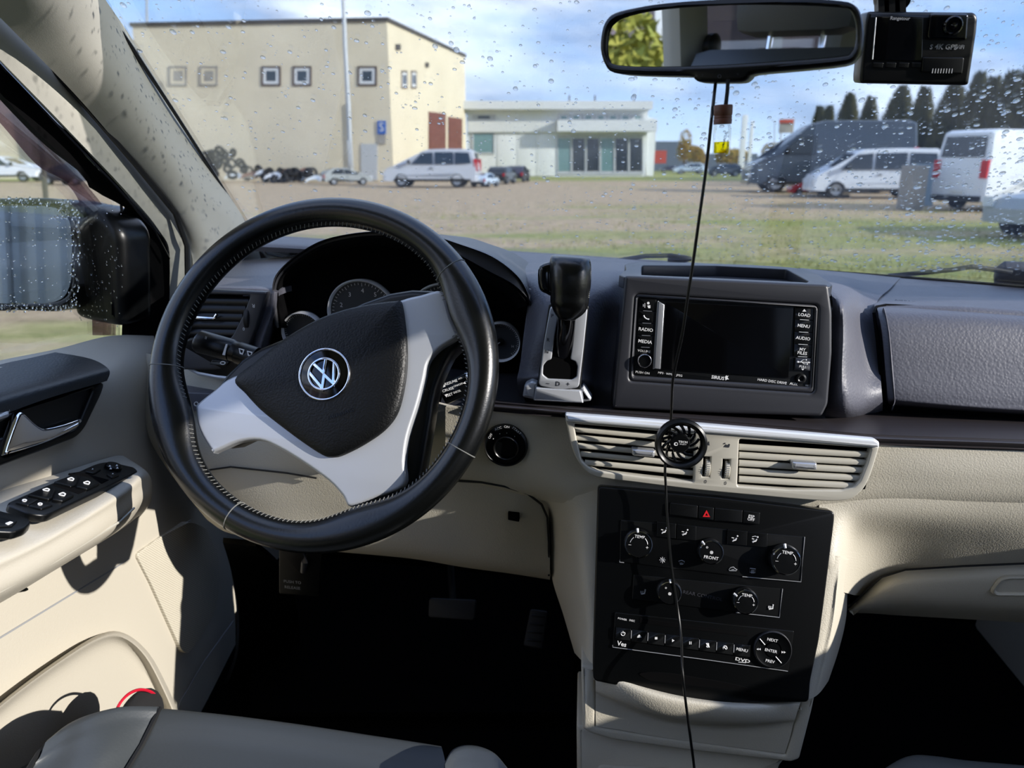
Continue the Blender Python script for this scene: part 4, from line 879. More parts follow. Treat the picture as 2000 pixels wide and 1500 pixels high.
for i in range(13):
    a = 2 * PI * i / 13 + .2; P = [FF.w(a0 + math.cos(a + t * .55) * (19 + 19 * t) * k, b0 + math.sin(a + t * .55) * (19 + 19 * t) * k, -.001 - .002 * t) for t in (0, .33, .66, 1)]
    part('blade', tube(P, .0008, 6, fy=2.2), 'gloss_black', fn)
part('clip', join(tube([FF.w(0, 0, -.004), FF.w(0, 0, -.02)], .006, 12), tube([FF.w(0, 0, -.018), FF.w(0, -.001, -.042)], .004, 10)), 'black_plastic', fn)

# ------------------------------------------------------------------ climate and disc panel
CP = FY(1395, 970, .790, .28)
cp = thing('climate_panel', 'large black control panel with knobs, heater buttons and disc player', 'control panel', CP.P(1370, 1345))
po = rnd([(1168, 950), (1400, 971), (1630, 999), (1630, 1015), (1612, 1160), (1600, 1250), (1583, 1330), (1580, 1372), (1370, 1372), (1159, 1330), (1158, 1300), (1163, 1120)], 9)
part('panel', plate(CP, po, -.02, 0, .002), 'panel_black', cp)
def cpb(name, l, h=.002, r=2, m='black_plastic', par=None, b=.0007, d=0):
    return part(name, plate(CP, rnd(l, r), d - .001, d + h, b), m, par or cp)
C = lambda x, y: (1150 + x * .25, 950 + y * .25)
def CQ(*a): return [C(*p) for p in a]
def T_(par, s, x, y, h, off=.0025, rot=-.1, b=.01, m='white_print', sx=1): return txt(CP, s, 1150 + x * .25, 950 + y * .25, h * .25, off, rot, bold=b, sx=sx)
# top row
for l, s in ((((638, 128), (852, 152), (848, 248), (632, 222)), ''), (((860, 153), (978, 168), (974, 264), (856, 249)), 'tri'), (((986, 169), (1202, 188), (1198, 284), (982, 265)), ''), (((1210, 190), (1338, 205), (1332, 298), (1206, 285)), 'ESP')):
    b = cpb('button', CQ(*l), .004, 1.5, 'black_plastic')
    if s == 'tri': part('symbols', plate(CP, [CQ((920, 184), (948, 240), (890, 238)), CQ((920, 208), (932, 230), (908, 229))], .004, .0045), 'red_print', b)
    if s == 'ESP': part('lettering', join(T_(b, 'ESP', 1270, 236, 22, .0043), T_(b, 'OFF', 1267, 259, 22, .0043)), 'white_print', b)
# heater plate
hv = cpb('heater_plate', CQ((250, 262), (845, 312), (1400, 368), (1686, 394), (1657, 745), (1060, 690), (242, 590)), .0015, 2, 'black_plastic')
part('plate_edge', tube([CP.P(*C(1686, 394), .002), CP.P(*C(1657, 746), .002), CP.P(*C(1200, 705), .002)], .0005, 5), 'grey_print', hv); part('plate_edge', tube([CP.P(*C(242, 575), .002), CP.P(*C(241, 592), .002), CP.P(*C(275, 596), .002)], .0005, 5), 'grey_print', hv)
def person(x, y, s=1.0):
    P = lambda a, b: CP.P(1150 + (x + a * s) * .25, 950 + (y + b * s) * .25, .0038)
    g = [ball(P(18, -20), .0011, 8), tube([P(12, -6), P(4, 10), P(-14, 14)], .0009, 5), tube([P(-14, 14), P(-20, 22)], .0007, 5)]
    return g + [tube([P(-26, -8), P(-8, -4)], .0006, 5)]
for l, c, ex in ((((533, 276), (682, 293), (680, 408), (530, 392)), (590, 345), 1), (((690, 294), (840, 312), (838, 425), (688, 410)), (752, 360), 2), (((1085, 336), (1240, 352), (1236, 465), (1080, 450)), (1142, 408), 3), (((1244, 354), (1398, 370), (1394, 480), (1240, 466)), (1300, 416), 4)):
    b = cpb('button', CQ(*l), .003, 1, 'panel_black', hv, .0005, .001)
    g = person(*c)
    if ex in (2, 4): g += [tube([CP.P(*C(c[0] - 24, c[1] + 14), .0038), CP.P(*C(c[0] - 10, c[1] + 10), .0038)], .0005, 4)]
    if ex == 4: g += [tube([CP.P(*C(c[0] - 24, c[1] - 22), .0038), CP.P(*C(c[0], c[1] - 28), .0038), CP.P(*C(c[0] + 22, c[1] - 16), .0038)], .0005, 4)]
    g += [tube([CP.P(*C(c[0] + 38, c[1] - 22), .0036), CP.P(*C(c[0] + 54, c[1] - 20), .0036)], .0003, 4)]
    part('symbols', join(g), 'white_print', b)
S_ = lambda x, y: CP.P(*C(x, y), .0022)
fl = [tube([S_(575 - 24 * math.cos(a), 575 - 24 * math.sin(a)), S_(575 + 24 * math.cos(a), 575 + 24 * math.sin(a))], .0005, 4) for a in (0, PI / 4, PI / 2, 3 * PI / 4)]
fl += [tube([S_(702, 584), S_(726, 578), S_(748, 588), S_(736, 608), S_(714, 606)], .0005, 4, True), tube([S_(718, 594), S_(716, 612)], .0004, 4), tube([S_(728, 594), S_(727, 614)], .0004, 4)]
fl += [tube([S_(1094, 650), S_(1108, 634), S_(1130, 630), S_(1145, 645), S_(1158, 650), S_(1150, 660), S_(1098, 658)], .0005, 4, True), tube([S_(1115, 650), S_(1136, 648)], .0004, 4)]
fl += [tube([S_(1260, 640), S_(1302, 644), S_(1300, 674), S_(1258, 670)], .0005, 4, True)] + [tube([S_(x, 650), S_(x - 1, 680)], .0004, 4) for x in (1272, 1281, 1290)]
part('symbols', join(fl), 'grey_print', hv)
def knob(par, x, y, r, words, ptr, arc=True, h=.016):
    cx, cy = C(x, y); k = CP.scale(cx, cy); a0, b0 = CP.hit(cx, cy, h); R = r * .25 * k
    kn = part('knob', lathe(CP, [(R * 1.0, 0), (R * .98, h * .6), (R * .93, h * .9), (R * .86, h), (0, h * 1.02)], 40, a0, b0), 'black_plastic', par)
    part('ring', lathe(CP, [(R * 1.02, h * .45), (R * 1.04, h * .8), (R * .97, h * 1.02), (R * .90, h * 1.03), (R * .88, h * .96)], 48, a0, b0), 'chrome', kn)
    a = DEG(ptr); part('pointer', tube([CP.w(a0 + R * .86 * math.cos(a), b0 + R * .86 * math.sin(a), h * 1.05), CP.w(a0 + R * 1.12 * math.cos(a), b0 + R * 1.12 * math.sin(a), h * .9)], [R * .07, R * .10], 8), 'white_print', kn)
    g = []
    def at(u, v): return CP.w(a0 + u * R, b0 + v * R, h * 1.03)
    if arc:
        for s0, s1 in ((128, 172), (8, 52)): g.append(tube([at(.62 * math.cos(DEG(q)), .62 * math.sin(DEG(q))) for q in range(s0, s1 + 1, 6)], R * .022, 4))
        for s, u, v in (('–', -.62, -.05), ('+', .60, -.16)):
            sc = CP.hit(cx, cy, h); f2 = Fr(at(u, v), CP.n); V_, F_ = curve2d(None, 0, body=s, size=R * .38); g.append(([f2.w(p.x, p.y, .0002) for p in V_], F_))
    for s, u, v, hh in words:
        V_, F_ = curve2d(None, 0, body=s, size=R * hh, off=R * hh * .01); f2 = Fr(at(u, v), CP.n, roll=-.05); g.append(([f2.w(p.x, p.y, .0002) for p in V_], F_))
    part('lettering', join(*g), 'white_print', kn)
knob(hv, 390, 455, 108, (('TEMP', .02, .56, .30),), 99)
knob(hv, 958, 517, 95, (('FRONT', 0, -.42, .36), ('※', 0, .0, .5), ('o', -.38, .42, .34)), 135, False)
knob(hv, 1543, 582, 114, (('TEMP', .02, .56, .30),), 99)
rp = cpb('rear_plate', CQ((350, 690), (1515, 800), (1490, 1026), (338, 885)), .0012, 2, 'black_plastic')
part('plate_edge', tube([CP.P(*C(1513, 800), .0016), CP.P(*C(1489, 1024), .0016), CP.P(*C(1150, 985), .0016)], .0005, 5), 'grey_print', rp)
knob(rp, 632, 835, 92, (('※', 0, -.05, .5), ('o', -.35, .45, .3)), 92, False)
knob(rp, 1228, 905, 96, (('TEMP', .02, .56, .34),), 150)
def seat_icon(x, y):
    P = lambda a, b: CP.P(*C(x + a, y + b), .0018)
    return [tube([P(20, -20), P(14, 12), P(-14, 16)], .0009, 6)] + [tube([P(q, 8), P(q + 2, -8)], .0004, 4) for q in (-18, -9, 0)]
part('symbols', join(*seat_icon(422, 825)), 'grey_print', rp); part('symbols', join(*seat_icon(1420, 942)), 'white_print', rp)
part('lettering', T_(rp, 'REAR CONTROL', 890, 855, 26, .0014, -.1, 0, sx=1.1), 'dark_print', rp)
# disc player
dv = cpb('disc_player', CQ((205, 985), (1603, 1132), (1560, 1445), (186, 1255)), .0018, 2, 'black_plastic')
cpb('disc_slot', CQ((398, 1030), (1242, 1142), (1238, 1174), (396, 1066)), .0004, 2, 'matte_black', dv, .0001, .0018)
part('plate_edge', join(tube([CP.P(*C(186, 1240), .002), CP.P(*C(187, 1256), .002), CP.P(*C(900, 1352), .002), CP.P(*C(1555, 1444), .002)], .0004, 5)), 'grey_print', dv)
bx = [209, 333, 463, 597, 730, 865, 1000, 1135, 1268]
for i in range(8):
    x0, x1 = bx[i] + 4, bx[i + 1] - 4; yt = lambda x: 1100 + (x - 205) * .137
    b = cpb('button', CQ((x0, yt(x0)), (x1, yt(x1)), (x1 - 4, yt(x1) + 92), (x0 - 4, yt(x0) + 92)), .003, 1, 'panel_black', dv, .0006, .001)
    c = ((x0 + x1) / 2 - 4, yt((x0 + x1) / 2) + 42); P = lambda a, q: CP.P(*C(c[0] + a, c[1] + q), .0043); pl = lambda *l: plate(CP, [C(c[0] + a, c[1] + q) for a, q in l], .004, .0044)
    if i == 0: g = [tube([P(15 * math.cos(t), 15 * math.sin(t)) for t in [DEG(-55 + 29 * j) for j in range(11)]], .0005, 4), tube([P(0, -20), P(0, -4)], .0005, 4)]
    elif i == 1: g = [pl((-16, 6), (0, -12), (16, 6)), pl((-16, 9), (16, 9), (16, 13), (-16, 13))]
    elif i == 2: g = [pl((-10, -9), (10, -9), (10, 9), (-10, 9))]
    elif i == 3: g = [pl((-9, -12), (10, 0), (-9, 12))]
    elif i == 4: g = [pl((-9, -11), (-3, -11), (-3, 11), (-9, 11)), pl((3, -11), (9, -11), (9, 11), (3, 11))]
    elif i == 5: g = [tube([P(-12, -16), P(12, 16)], .0006, 4), tube([P(9 * math.cos(t), 7 + 8 * math.sin(t)) for t in [2 * PI * j / 10 for j in range(10)]], .0006, 4, True), tube([P(7 * math.cos(t), -8 + 7 * math.sin(t)) for t in [2 * PI * j / 10 for j in range(10)]], .0006, 4, True)]
    elif i == 6: g = [tube([P(-14, 10), P(-14, -2), P(-6, -13), P(6, -13), P(14, -2), P(14, 10)], .0007, 5), tube([P(-14, -10), P(10, 14)], .0005, 4)]
    else: g = [txt(CP, 'MENU', *C(c[0], c[1]), 5.6, .0043, -.1, bold=.012)]
    part('symbols' if i < 7 else 'lettering', join(*g), 'white_print', b)
    if i: part('markings', tube([CP.P(*C(bx[i], yt(bx[i]) + 8), .0042), CP.P(*C(bx[i] - 3, yt(bx[i]) + 70), .0042)], .0004, 4), 'grey_print', b)
part('lettering', join(T_(dv, 'POWER', 262, 1037, 14), T_(dv, 'DISC', 338, 1049, 14), T_(dv, 'Ves', 258, 1232, 34, b=.02), T_(dv, 'DVD', 1202, 1358, 24, sx=1.6, b=.02), tube([CP.P(*C(1168, 1372), .0022), CP.P(*C(1228, 1378), .0022)], .0004, 4)), 'white_print', dv)
cx, cy = C(1437, 1275); k = CP.scale(cx, cy); a0, b0 = CP.hit(cx, cy, .004)
rp2 = part('round_pad', lathe(CP, [(35.5 * k, .001), (35.5 * k, .004), (33.5 * k, .0058), (31 * k, .0052), (16.5 * k, .0048), (15.5 * k, .0035), (14 * k, .0035), (13.5 * k, .0056), (0, .0058)], 48, a0, b0), 'panel_black', dv)
part('ring', lathe(CP, [(36 * k, .0018), (36 * k, .0046), (34.6 * k, .0056)], 48, a0, b0), 'pod_grey', rp2)
part('lettering', join(T_(0, 'NEXT', 1435, 1202, 22, .0060), T_(0, 'ENTER', 1423, 1285, 22, .0062), T_(0, 'PREV', 1416, 1367, 22, .0060), plate(CP, CQ((1310, 1272), (1326, 1264), (1326, 1280)), .0058, .0061), plate(CP, CQ((1327, 1272), (1343, 1264), (1343, 1280)), .0058, .0061), plate(CP, CQ((1506, 1286), (1522, 1296), (1506, 1304)), .0058, .0061), plate(CP, CQ((1523, 1287), (1539, 1297), (1523, 1305)), .0058, .0061),
     tube([CP.P(*C(1335, 1190), .006), CP.P(*C(1376, 1238), .006)], .0005, 4), tube([CP.P(*C(1460, 1330), .006), CP.P(*C(1504, 1380), .006)], .0005, 4)), 'white_print', rp2)

# ------------------------------------------------------------------ lower console
CO = FY(1370, 1400, .742, .14)
lc = thing('centre_console', 'beige lower console with a curved pull-out drawer', 'console', CO.P(1350, 1500))
part('surround', plate(CO, [rnd([(1135, 1300), (1162, 1304), (1250, 1322), (1400, 1352), (1564, 1362), (1592, 1362), (1586, 1390), (1562, 1484), (1546, 1490), (1350, 1468), (1200, 1447), (1152, 1433), (1138, 1424)], 5), rnd([(1162, 1308), (1250, 1325), (1400, 1355), (1564, 1366), (1534, 1474), (1400, 1455), (1270, 1437), (1164, 1419)], 2)], -.12, .003, .004, 3), 'beige', lc)
part('lower_face', plate(CO, rnd([(1126, 1418), (1350, 1440), (1546, 1470), (1522, 1500), (1516, 1640), (1128, 1640)], 6), -.14, -.010, .006), 'beige', lc)
part('foot_panel', plate(CO, rnd([(1166, 1496), (1300, 1502), (1470, 1520), (1470, 1620), (1170, 1620)], 14), -.012, -.006, .003), 'beige', lc)
dw = part('drawer', surf([KP(r) for r in (
    [(1162, 1306, .760), (1205, 1316, .760), (1262, 1336, .760), (1340, 1352, .760), (1440, 1364, .760), (1565, 1365, .760)],
    [(1162, 1312, .742), (1205, 1322, .736), (1262, 1343, .728), (1340, 1362, .724), (1440, 1373, .726), (1564, 1370, .744)],
    [(1163, 1325, .739), (1208, 1338, .727), (1268, 1360, .717), (1350, 1378, .714), (1450, 1386, .717), (1560, 1382, .739)],
    [(1163, 1348, .738), (1210, 1366, .727), (1275, 1390, .719), (1360, 1406, .717), (1455, 1411, .720), (1553, 1404, .737)],
    [(1163, 1356, .741), (1210, 1376, .738), (1275, 1400, .736), (1360, 1416, .735), (1455, 1420, .736), (1550, 1412, .739)],
    [(1163, 1385, .739), (1215, 1396, .738), (1280, 1416, .737), (1365, 1432, .736), (1455, 1440, .736), (1543, 1440, .737)],
    [(1164, 1418, .735), (1215, 1426, .735), (1280, 1438, .735), (1365, 1450, .735), (1450, 1461, .735), (1533, 1472, .735)])], 5, .01), 'beige', lc, label='beige drawer with a curved lip')
part('drawer_bowl', plate(CO, cmr([(1248, 1317), (1300, 1315), (1360, 1324), (1420, 1334), (1468, 1348), (1440, 1362), (1380, 1360), (1320, 1350)], 4), .0175, .019), 'matte_black', lc)

# ------------------------------------------------------------------ driver's footwell
pdl = thing('brake_pedal', 'dim rubber brake pedal deep in the dark footwell', 'pedal', K(880, 1215, Y=1.22))
PFm = FY(880, 1190, 1.22, .5)
part('pad', plate(PFm, rnd([(838, 1168), (930, 1172), (926, 1212), (836, 1206)], 6), -.01, .004, .002), 'rubber', pdl)
part('arm', tube([PFm.P(885, 1180, -.01), PFm.P(880, 1100, -.04), PFm.P(878, 1020, -.05)], .007, 8), 'black_plastic', pdl)
pd2 = thing('accelerator_pedal', 'narrow ribbed accelerator pedal right of the brake pedal', 'pedal', K(1045, 1280, Y=1.22))
PG = FY(1050, 1230, 1.2, .5)
part('pad', plate(PG, rnd([(1036, 1190), (1070, 1194), (1060, 1268), (1022, 1262)], 5), -.01, .002, .002), 'rubber', pd2)
for i in range(4): part('rib', plate(PG, [(1038 - i * 3, 1200 + i * 16), (1064 - i * 2, 1203 + i * 16), (1063 - i * 2, 1207 + i * 16), (1037 - i * 3, 1204 + i * 16)], .002, .005, .001), 'black_plastic', pd2)
br = thing('brake_release', 'dark parking brake release handle under the dashboard, print beside it', 'handle', K(585, 1150, Y=.95))
PB = FY(575, 1120, .95, 0)
part('handle', tube([PB.P(596, 1078), PB.P(595, 1098, .006), PB.P(592, 1118)], [.004, .0055, .004], 10, fy=.6), 'pod_grey', br)
part('plate', plate(PB, rnd([(545, 1072), (630, 1076), (622, 1165), (545, 1160)], 4), -.01, -.004, .001), 'black_plastic', br)
part('lettering', join(txt(PB, 'PUSH TO', 571, 1137, 6, -.0035), txt(PB, 'RELEASE', 571, 1148, 6, -.0035)), 'grey_print', br)
part('trim_14', surf([KP([(436, 1050, 1.0), (452, 1120, 1.03), (462, 1200, 1.08), (455, 1290, 1.12), (405, 1400, 1.12)]), KP([(500, 1056, 1.02), (560, 1120, 1.10), (580, 1220, 1.22), (560, 1330, 1.24), (480, 1420, 1.22)])], 5, .01), 'black_plastic', kind='structure')
part('floor_mat', join(surf([[K(x, y, Z=-.965) for x in (490, 700, 930, 1120)] for y in (1400, 1330, 1270)], 3, .01)), 'carpet')
tag(bpy.data.objects['floor_mat'], 'very dark carpet floor mat under the pedals', 'mat')

# ------------------------------------------------------------------ seats
def Kz(l, Z): return [K(p[0], p[1], Z=(p[2] if len(p) > 2 else Z)) for p in l]
ds = thing('driver_seat', 'grey leather driver seat cushion with a dark centre seam, left of the console', 'seat', (-.32, .2, -.95))
def down(P, dy, dz): return [p + Vector((0, dy, dz)) for p in P]
fr0 = Kz([(312, 1384), (370, 1389), (470, 1400), (590, 1416), (720, 1436), (800, 1448), (862, 1458)], -.62)
part('cushion', surf([down(fr0, .005, -.16), down(fr0, .012, -.06), down(fr0, .004, -.012), fr0,
                      Kz([(300, 1408), (375, 1412), (480, 1424), (600, 1440), (730, 1460), (810, 1472), (868, 1480)], -.622),
                      Kz([(276, 1455), (370, 1455), (490, 1470), (620, 1490), (760, 1515), (830, 1530), (880, 1540)], -.632),
                      Kz([(225, 1540), (350, 1560), (500, 1590), (660, 1620), (820, 1650), (880, 1660), (920, 1670)], -.640),
                      Kz([(100, 1760), (300, 1800), (520, 1850), (740, 1900), (900, 1940), (960, 1950), (1000, 1960)], -.645)], 5, .01), 'grey_leather', ds)
lb = Kz([(96, 1450), (135, 1418), (180, 1398), (245, 1384, -.607), (312, 1384, -.62)], -.60)
part('bolster', surf([down(lb, .004, -.22), down(lb, .006, -.08), lb,
                      Kz([(78, 1478), (122, 1450), (172, 1428), (230, 1410, -.606), (300, 1408, -.622)], -.598),
                      Kz([(50, 1520), (100, 1496), (155, 1478), (215, 1464, -.612), (276, 1455, -.632)], -.605),
                      Kz([(-20, 1640), (50, 1610), (110, 1580), (170, 1560, -.622), (225, 1540, -.640)], -.615),
                      Kz([(-180, 1900), (-100, 1860), (-30, 1820), (40, 1790), (100, 1760, -.645)], -.62)], 5, .01), 'grey_leather', ds)
rb = Kz([(868, 1492), (882, 1468), (905, 1458), (935, 1460), (965, 1474), (988, 1500)], -.60)
part('bolster', surf([down(rb, .01, -.2), down(rb, .008, -.06), rb, Kz([(872, 1520), (890, 1492), (915, 1484), (945, 1488), (975, 1500), (1000, 1530)], -.598),
                      Kz([(885, 1600), (910, 1570), (940, 1560), (975, 1566), (1010, 1590), (1040, 1620)], -.61), Kz([(920, 1800), (960, 1780), (1000, 1770), (1050, 1780), (1100, 1800), (1150, 1830)], -.63)], 5, .01), 'grey_leather', ds)
part('seam', tube(Kz([(312, 1383, -.619), (300, 1408, -.621), (276, 1456, -.631), (225, 1541, -.639), (160, 1650, -.642)], -.62), .003, 6), 'rubber', ds)
part('piping', tube(Kz([(98, 1446), (75, 1472), (48, 1516), (-22, 1636)], -.600), .003, 6), 'rubber', ds)
part('backrest', box((-.36, -.30, -.22), (.48, .14, .72), .06, Euler((DEG(14), 0, 0)).to_matrix()), 'grey_leather', ds)
part('headrest', box((-.36, -.38, .24), (.28, .10, .17), .045), 'grey_leather', ds)
for sx in (-.06, .06): part('post', tube([(-.36 + sx, -.37, .10), (-.36 + sx, -.38, .2)], .007, 8), 'chrome', ds)
ps = thing('passenger_seat', 'front edge of the grey leather passenger seat in the bottom corner', 'seat', (.62, .2, -.95))
pe = Kz([(1690, 1560), (1718, 1512), (1742, 1492), (1775, 1479), (1825, 1480), (1880, 1487), (2000, 1497), (2160, 1512)], -.62)
part('cushion', surf([down(pe, .01, -.2), down(pe, .01, -.05), pe, Kz([(1700, 1600), (1735, 1545), (1765, 1520), (1800, 1505), (1840, 1508), (1890, 1516), (2000, 1530), (2160, 1550)], -.612),
                      Kz([(1750, 1800), (1800, 1760), (1840, 1740), (1880, 1730), (1920, 1730), (1980, 1740), (2100, 1760), (2300, 1800)], -.64)], 5, .01), 'grey_leather', ps)
part('backrest', box((.62, -.34, -.2), (.48, .14, .72), .06, Euler((DEG(14), 0, 0)).to_matrix()), 'grey_leather', ps)
part('headrest', box((.62, -.42, .26), (.28, .10, .17), .045), 'grey_leather', ps)
rs2 = thing('rear_bench', 'grey leather rear bench seen only in the rear view mirror', 'seat', (.15, -1.3, -.95))
part('cushion', box((.15, -1.25, -.62), (1.25, .5, .16), .05), 'grey_leather', rs2)
part('backrest', box((.15, -1.58, -.28), (1.25, .16, .62), .05, Euler((DEG(12), 0, 0)).to_matrix()), 'grey_leather', rs2)
for x in (-.28, .15, .58): part('headrest', box((x, -1.66, .10), (.25, .09, .15), .04), 'grey_leather', rs2)

# ------------------------------------------------------------------ rear view mirror
mp = K(1430, 80, Y=.70)
MF = Fr(mp, Vector((-.33, -.935, -.055)))
rm = thing('rear_view_mirror', 'wide black rear view mirror hanging from the windscreen', 'mirror', MF.P(1405, 162))
mo = cmr([(1171, 95), (1174, 60), (1183, 38), (1200, 24), (1240, 14), (1300, 5), (1420, -3), (1560, -3), (1640, 1), (1668, 8), (1681, 26), (1686, 60), (1684, 92), (1674, 112), (1650, 126), (1560, 136), (1475, 144), (1462, 152), (1448, 160), (1405, 161), (1366, 160), (1354, 153), (1345, 149), (1260, 147), (1198, 142), (1180, 126)], 3)
mi = cmr([(1185, 92), (1188, 62), (1200, 44), (1230, 30), (1300, 17), (1420, 9), (1560, 8), (1640, 13), (1662, 22), (1671, 50), (1670, 84), (1662, 101), (1640, 110), (1500, 121), (1380, 128), (1260, 130), (1200, 126), (1188, 114)], 3)
part('housing', plate(MF, [mo, mi], -.026, .003, .004, 3), 'black_plastic', rm)
part('back_shell', plate(MF, mo, -.032, -.014, .005, 2), 'black_plastic', rm)
part('glass', plate(MF, mi, -.013, -.001), 'mirror', rm, label='mirror glass reflecting the cabin behind')
part('symbols', join(*[plate(MF, [circ(x, y, 4, 12), circ(x, y, 2.7, 12)], .003, .0034) for x, y in ((1405, 149),)], txt(MF, '❘❘', 1372, 147, 4, .0034), txt(MF, '≡', 1441, 145, 5, .0034)), 'dark_print', rm)
part('mount', tube([MF.P(1440, 60, -.03), MF.P(1440, 30, -.06) , Vector((MF.P(1440, 60, -.03).x + .01, .83, .165))], [.014, .012, .016], 12), 'black_plastic', rm)

# hanging vial
HV = FY(1414, 240, .69, 0, .0)
vl = thing('vial_air_freshener', 'small glass vial of yellow oil with a wooden cap, hanging from mirror', 'air freshener', HV.P(1412, 304))
ax = (HV.P(1410, 210) - HV.P(1405.5, 304)).normalized()
VFm = Fr(HV.P(1408.3, 303), ax, up=Vector((0, 1, 0))); k = HV.scale(1414, 250)
def vh(y): return (304 - y) * k
part('cap', lathe(VFm, [(17 * k, vh(246)), (17.6 * k, vh(238)), (16.6 * k, vh(236)), (17.4 * k, vh(234)), (16.6 * k, vh(231)), (17.6 * k, vh(229)), (17.8 * k, vh(213)), (16.8 * k, vh(211)), (0, vh(211))], 32), 'wood_cap', vl, label='brown wooden cap')
part('bottle', lathe(VFm, [(0, 0), (15.5 * k, 0), (17 * k, 2.5 * k), (17.2 * k, vh(262)), (16 * k, vh(250)), (15 * k, vh(247))], 32), 'vial_glass', vl)
part('oil', lathe(VFm, [(0, 3.5 * k), (13 * k, 3.5 * k), (14.4 * k, 6 * k), (14.4 * k, vh(279)), (0, vh(279))], 28), 'yellow_oil', vl)
vf2 = Fr(VFm.o - Vector((0, 1, 0)) * 17.6 * k, Vector((0, -1, 0)))
part('lettering', join(txt(vf2, 'DeMARCUS', 1414.5, 276, 4.6, .0, DEG(83), bold=.02), *[plate(vf2, [circ(1421 + (i % 2), 258 + i * 8.5, 1.6, 10), circ(1421 + (i % 2), 258 + i * 8.5, 1, 10)], 0, .0002) for i in range(5)]), 'dark_print', vl)
part('hook', tube([HV.P(1417, 205), HV.P(1421, 206), HV.P(1417, 211), HV.P(1413, 206)], .0005, 6, True), 'chrome', vl)
part('string', tube([HV.P(1422, 155), HV.P(1420.5, 180), HV.P(1417.5, 205)], .0019, 8, fy=.6), 'fabric_black', vl)
# dash camera and its cable
DCf = FY(1795, 95, .80, -.12, -.05)
dc = thing('dash_camera', 'boxy black dash camera with a small screen, stuck high on the windscreen', 'camera', DCf.P(1790, 165))
part('body', plate(DCf, rnd([(1696, 22), (1905, 24), (1911, 34), (1909, 60), (1893, 165), (1885, 167), (1681, 163), (1680, 150), (1692, 40)], 6), -.03, 0, .0035, 3), 'black_plastic', dc)
part('screen', plate(DCf, [rnd([(1710, 30), (1804, 32), (1801, 120), (1702, 117)], 4)], 0, .0015, .0006), 'gloss_black', dc)
part('screen_trim', join(tube([DCf.P(1711, 34, .0015), DCf.P(1704, 116, .0015)], .0006, 6)), 'silver', dc)
lb_ = part('lens_block', plate(DCf, rnd([(1818, 26), (1893, 27), (1889, 79), (1812, 76)], 6), -.001, .005, .002), 'gloss_black', dc)
a0, b0 = DCf.hit(1860, 50, .005); k = DCf.scale(1860, 50)
part('lens', lathe(DCf, [(17.5 * k, .004), (17.5 * k, .0075), (15 * k, .0085), (12.5 * k, .0065), (8 * k, .0065), (5 * k, .0085), (0, .009)], 36, a0, b0), 'gloss_black', lb_)
part('speaker', plate(DCf, rnd([(1803, 111), (1884, 112), (1880, 145), (1800, 141)], 4), 0, .003, .0012), 'panel_black', dc)
for i in range(8): part('slot', tube([DCf.P(1822 + i * 5.4, 134, .003), DCf.P(1820.5 + i * 5.4, 143, .003)], .0005, 4), 'grey_print', dc)
part('lettering', join(txt(DCf, 'Rangetour', 1758, 36, 6, .002, 0, bold=.015), txt(DCf, '4K GPS', 1848, 92, 9, .0006, 0, bold=.02), txt(DCf, 'WiFi', 1873, 92, 7, .0006, 0, bold=.015), txt(DCf, 'S', 1819, 92, 8, .0006, 0, bold=.02)), 'grey_print', dc)
for i in range(4): part('button', plate(DCf, rnd([(1706 + i * 25, 122), (1726 + i * 25, 122.5), (1724 + i * 25, 133), (1705 + i * 25, 132)], 2), 0, .0014, .0005), 'panel_black', dc)
part('mount', join(lathe(Fr(DCf.P(1745, 2, -.012), (0, -.6, -1)), [(36 * k, -.014), (36 * k, -.004), (30 * k, .003), (0, .003)], 32), *[plate(DCf, [(x, -5), (x + 12, -5), (x + 13, 24), (x + 1, 24)], -.02, -.006) for x in (1715, 1736, 1757)]), 'black_plastic', dc)
tw = part('camera_cable', tube(KP(cmr([(1398, 158, .712), (1390, 230, .70), (1379, 330, .70), (1365, 430, .70), (1354, 510, .705), (1344, 575, .71), (1333, 650, .72), (1321, 705, .735), (1314, 745, .75), (1311, 810, .768), (1306, 860, .775), (1299, 910, .775), (1301, 960, .772), (1303, 1010, .765), (1311, 1100, .752), (1321, 1175, .742), (1330, 1240, .726), (1334, 1325, .700), (1347, 1430, .690), (1356, 1500, .68), (1362, 1560, .66)], 4, False)), .0015, 8), 'black_plastic')
tag(tw, 'thin black cable running from the mirror down over the dashboard', 'cable')

# ------------------------------------------------------------------ wipers, exterior mirror, rain
def wp(x, y, c=-.012): return WS.P(x, y, c)
w1 = thing('wiper', 'black wiper resting at the base of the windscreen behind the screen pod', 'wiper', wp(1300, 515))
part('arm', tube([wp(1150, 513), wp(1210, 508), wp(1262, 500), (wp(1310, 499)), wp(1350, 506)], .0042, 8), 'rubber', w1)
part('hinge', plate(WS, cmr([(1306, 505), (1322, 502), (1340, 504), (1350, 509), (1335, 514), (1306, 513)], 3), -.020, -.014, .002), 'dash_grey', w1)
w2 = thing('wiper', 'long black wiper at the right end of the windscreen base', 'wiper', wp(1900, 548))
part('arm', tube([wp(1735, 539), wp(1800, 533), wp(1860, 527), wp(1898, 521), wp(1935, 526), wp(1975, 532)], .0042, 8), 'rubber', w2)
part('hinge', plate(WS, rnd([(1946, 538), (1962, 527), (2030, 530), (2060, 565), (1940, 556)], 5), -.034, -.016, .004), 'dash_grey', w2)
tag(w1, group='windscreen wipers'); tag(w2, group='windscreen wipers')
SM = FY(60, 500, 1.0, .09, -.05)
sm = thing('side_mirror', 'wet black exterior side mirror seen through the driver window', 'mirror', SM.P(60, 610))
so = rnd([(-150, 388), (96, 386), (128, 396), (148, 420), (154, 470), (152, 560), (140, 596), (112, 610), (0, 606), (-150, 600)], 18)
